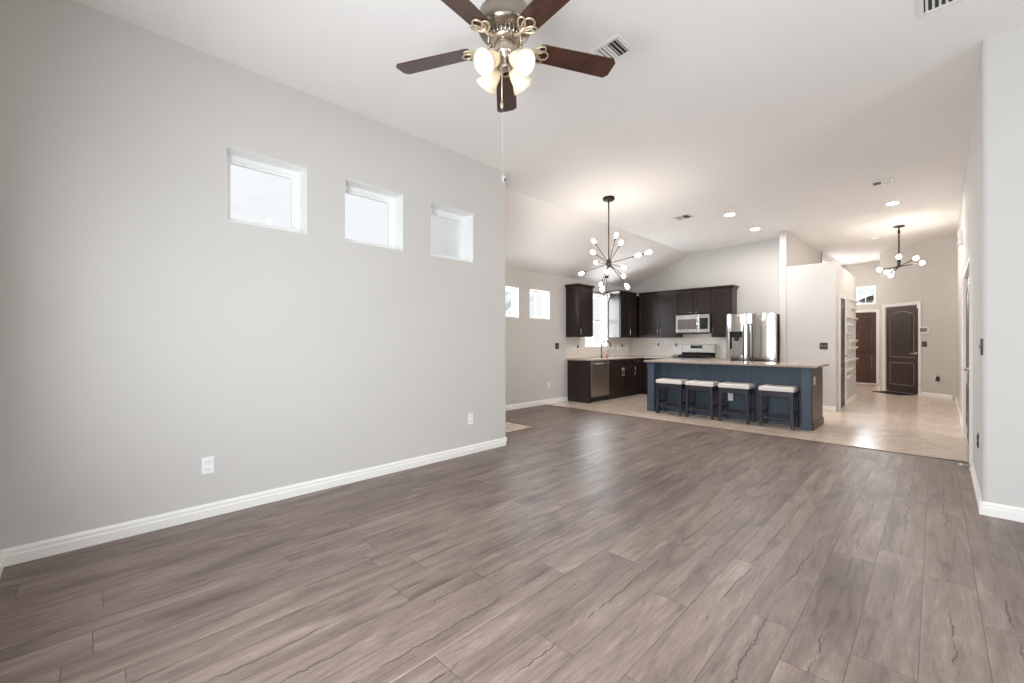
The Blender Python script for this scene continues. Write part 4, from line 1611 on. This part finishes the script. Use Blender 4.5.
# curtain rod and glass light at the sink window
t = thing('curtain_rod', (XK + .07, 8.28, 2.36), 'thin dark curtain rod across the top of the sink window', 'curtain rod')
MB().tube([(XK + .075, 7.74, 2.36), (XK + .075, 8.73, 2.36)], .013, 8).build('rod', 'black', t)
for y in (7.84, 8.70):
    MB().tube([(XK + .0, y, 2.345), (XK + .04, y, 2.345), (XK + .075, y, 2.352)], .006, 6).build('bracket', 'black', t)
for y in (7.742, 8.728):
    MB().lathe((XK + .075, y, 2.36), (0, 1 if y > 8 else -1, 0), [(.008, 0), (.018, .008), (.012, .02), (.003, .024)], 12).build('finial', 'black', t)
gx, gy = -5.28, 8.36
zg = zc(gx, gy)
t = thing('pendant_lamp', (gx, gy, 2.2), 'small clear glass pendant lamp hanging before the sink window', 'lamp')
MB().lathe((gx, gy, zg + .01), (0, 0, -1), [(.05, 0), (.05, .03), (.02, .04)], 16).build('ceiling_canopy', 'bronze', t)
MB().tube([(gx, gy, zg - .02), (gx, gy, 2.36)], .005, 6).build('stem', 'bronze', t)
MB().lathe((gx, gy, 2.375), (0, 0, -1), [(.014, 0), (.03, .01), (.032, .04), (.02, .05)], 14).build('lamp_holder', 'bronze', t)
MB().lathe((gx, gy, 2.345), (0, 0, -1), [(.034, 0), (.06, .02), (.085, .07), (.088, .11), (.075, .15), (.072, .15), (.085, .11), (.082, .07), (.057, .02), (.031, 0)], 24, cap=False).build('glass_shade', 'clear', t)
MB().lathe((gx, gy, 2.325), (0, 0, -1), [(.012, 0), (.015, .02), (.026, .05), (.022, .075), (.006, .088)], 14).build('bulb', 'paper', t)

# ledge shelves on the pantry side
ledges = [(10.97, 12.07, 2.13, 'topmost white ledge shelf on the pantry side wall'),
          (11.31, 12.02, 1.965, 'short white ledge second from the top of the pantry side wall'),
          (10.66, 12.08, 1.752, 'long white ledge below the short one on the pantry side wall'),
          (10.64, 11.28, 1.585, 'short white ledge beside the pantry door casing under the long one'),
          (10.64, 11.05, 1.405, 'shortest white ledge on the pantry side wall'),
          (11.05, 12.09, 1.275, 'white ledge at about switch height on the pantry side wall'),
          (11.0, 12.08, 1.13, 'white ledge under the switch-height one on the pantry side wall'),
          (10.66, 12.10, .885, 'long white ledge at door knob height on the pantry side wall'),
          (10.70, 11.42, .70, 'low white ledge on the pantry side wall'),
          (10.66, 11.1, .56, 'lowest white ledge on the pantry side wall')]
for (y0, y1, z, lb) in ledges:
    t = thing('ledge_shelf', (-1.246, (y0 + y1) / 2, z - .03), lb, 'shelf', 'white ledge shelves on the pantry side')
    MB().box(-1.246, -1.206, y0, y1, z - .022, z).build('board', 'trim', t, bevel=.003)
    MB().box(-1.246, -1.238, y0, y1, z - .06, z - .022).build('back_rail', 'trim', t, bevel=.002)
    MB().box(-1.211, -1.206, y0, y1, z, z + .012).build('front_lip', 'trim', t, bevel=.002)

# door stop on the baseboard of the right wall
q = FR.p(ru(5.985), .06, .012)
t = thing('door_stop', tuple(q), 'spring door stop with white tip on the baseboard of the hall wall', 'door stop')
MB().tube([q, q + WN * .065], .006, 8).build('spring', 'nickel', t)
MB().lathe(q + WN * .06, WN, [(.008, 0), (.011, .004), (.011, .018), (.006, .022)], 12).build('rubber_tip', 'plate', t)

# ------------------------------------------------------------------ outside, seen through the small windows
MB().box(-60, 40, -40, 60, -.6, -.25).build('ground_outside', 'bounce_ground', kind='structure')


def house(x0, x1, y0, y1, z1, zr, label):
    t = thing('neighbour_house', ((x0 + x1) / 2, (y0 + y1) / 2, -.25), label, 'house', 'houses next door')
    MB().box(x0, x1, y0, y1, -.25, z1).build('house_wall', 'siding', t)
    ym = (y0 + y1) / 2
    e = .4
    MB().prism([(x0 - e, y0 - e, z1 - .05), (x0 - e, y1 + e, z1 - .05), (x0 - e, ym, zr)], (x1 - x0 + 2 * e, 0, 0)).build('roof', 'roof', t)
    return t


def bare_tree(x, y, h, label):
    t = thing('bare_tree', (x, y, -.25), label, 'tree', 'bare trees outside')
    r = random.Random(int(x * 10 + y))
    MB().tube([(x, y, -.25), (x + .05, y, h * .3), (x, y + .08, h * .55), (x + .06, y, h)], .11, 8, r2=.02).build('trunk', 'bark', t)
    mb = MB()
    for k in range(30):
        z0 = h * r.uniform(.3, .95)
        a = r.uniform(0, 2 * PI)
        L = (h - z0) * .5 + .5
        p0 = Vector((x, y, z0))
        p1 = p0 + Vector((math.cos(a), math.sin(a), .7)) * L * .5
        p2 = p1 + Vector((math.cos(a + r.uniform(-.5, .5)), math.sin(a + r.uniform(-.5, .5)), r.uniform(.2, 1.0))) * L * .6
        mb.tube([p0, p1, p2], .028, 5, r2=.007)
        for q in range(3):
            b = a + r.uniform(-1, 1)
            mb.tube([p1, p1 + Vector((math.cos(b), math.sin(b), r.uniform(.1, .9))) * L * .45], .012, 4, r2=.004)
    mb.build('branches', 'bark', t)
    return t


house(-32, -21, 9.5, 17.5, 2.1, 3.4, 'pale house with grey roof outside the dining windows')
bare_tree(-16.5, 15.6, 5.2, 'bare tree outside seen through the dining window beside the kitchen')
bare_tree(-15.5, 10.2, 5.0, 'bare tree outside seen through the dining window nearer the living room')
# porch gable seen through the transom
t = thing('house_across', (1.7, 34, -.25), 'house with dark gable roof across the street behind the transom', 'house')
MB().box(-2.4, 5.8, 30, 37, -.25, 3.5).build('house_wall', 'siding', t)
MB().prism([(-2.95, 29.6, 3.45), (6.35, 29.6, 3.45), (1.7, 29.6, 5.85)], (0, 8, 0)).build('roof', 'darkgrey', t)
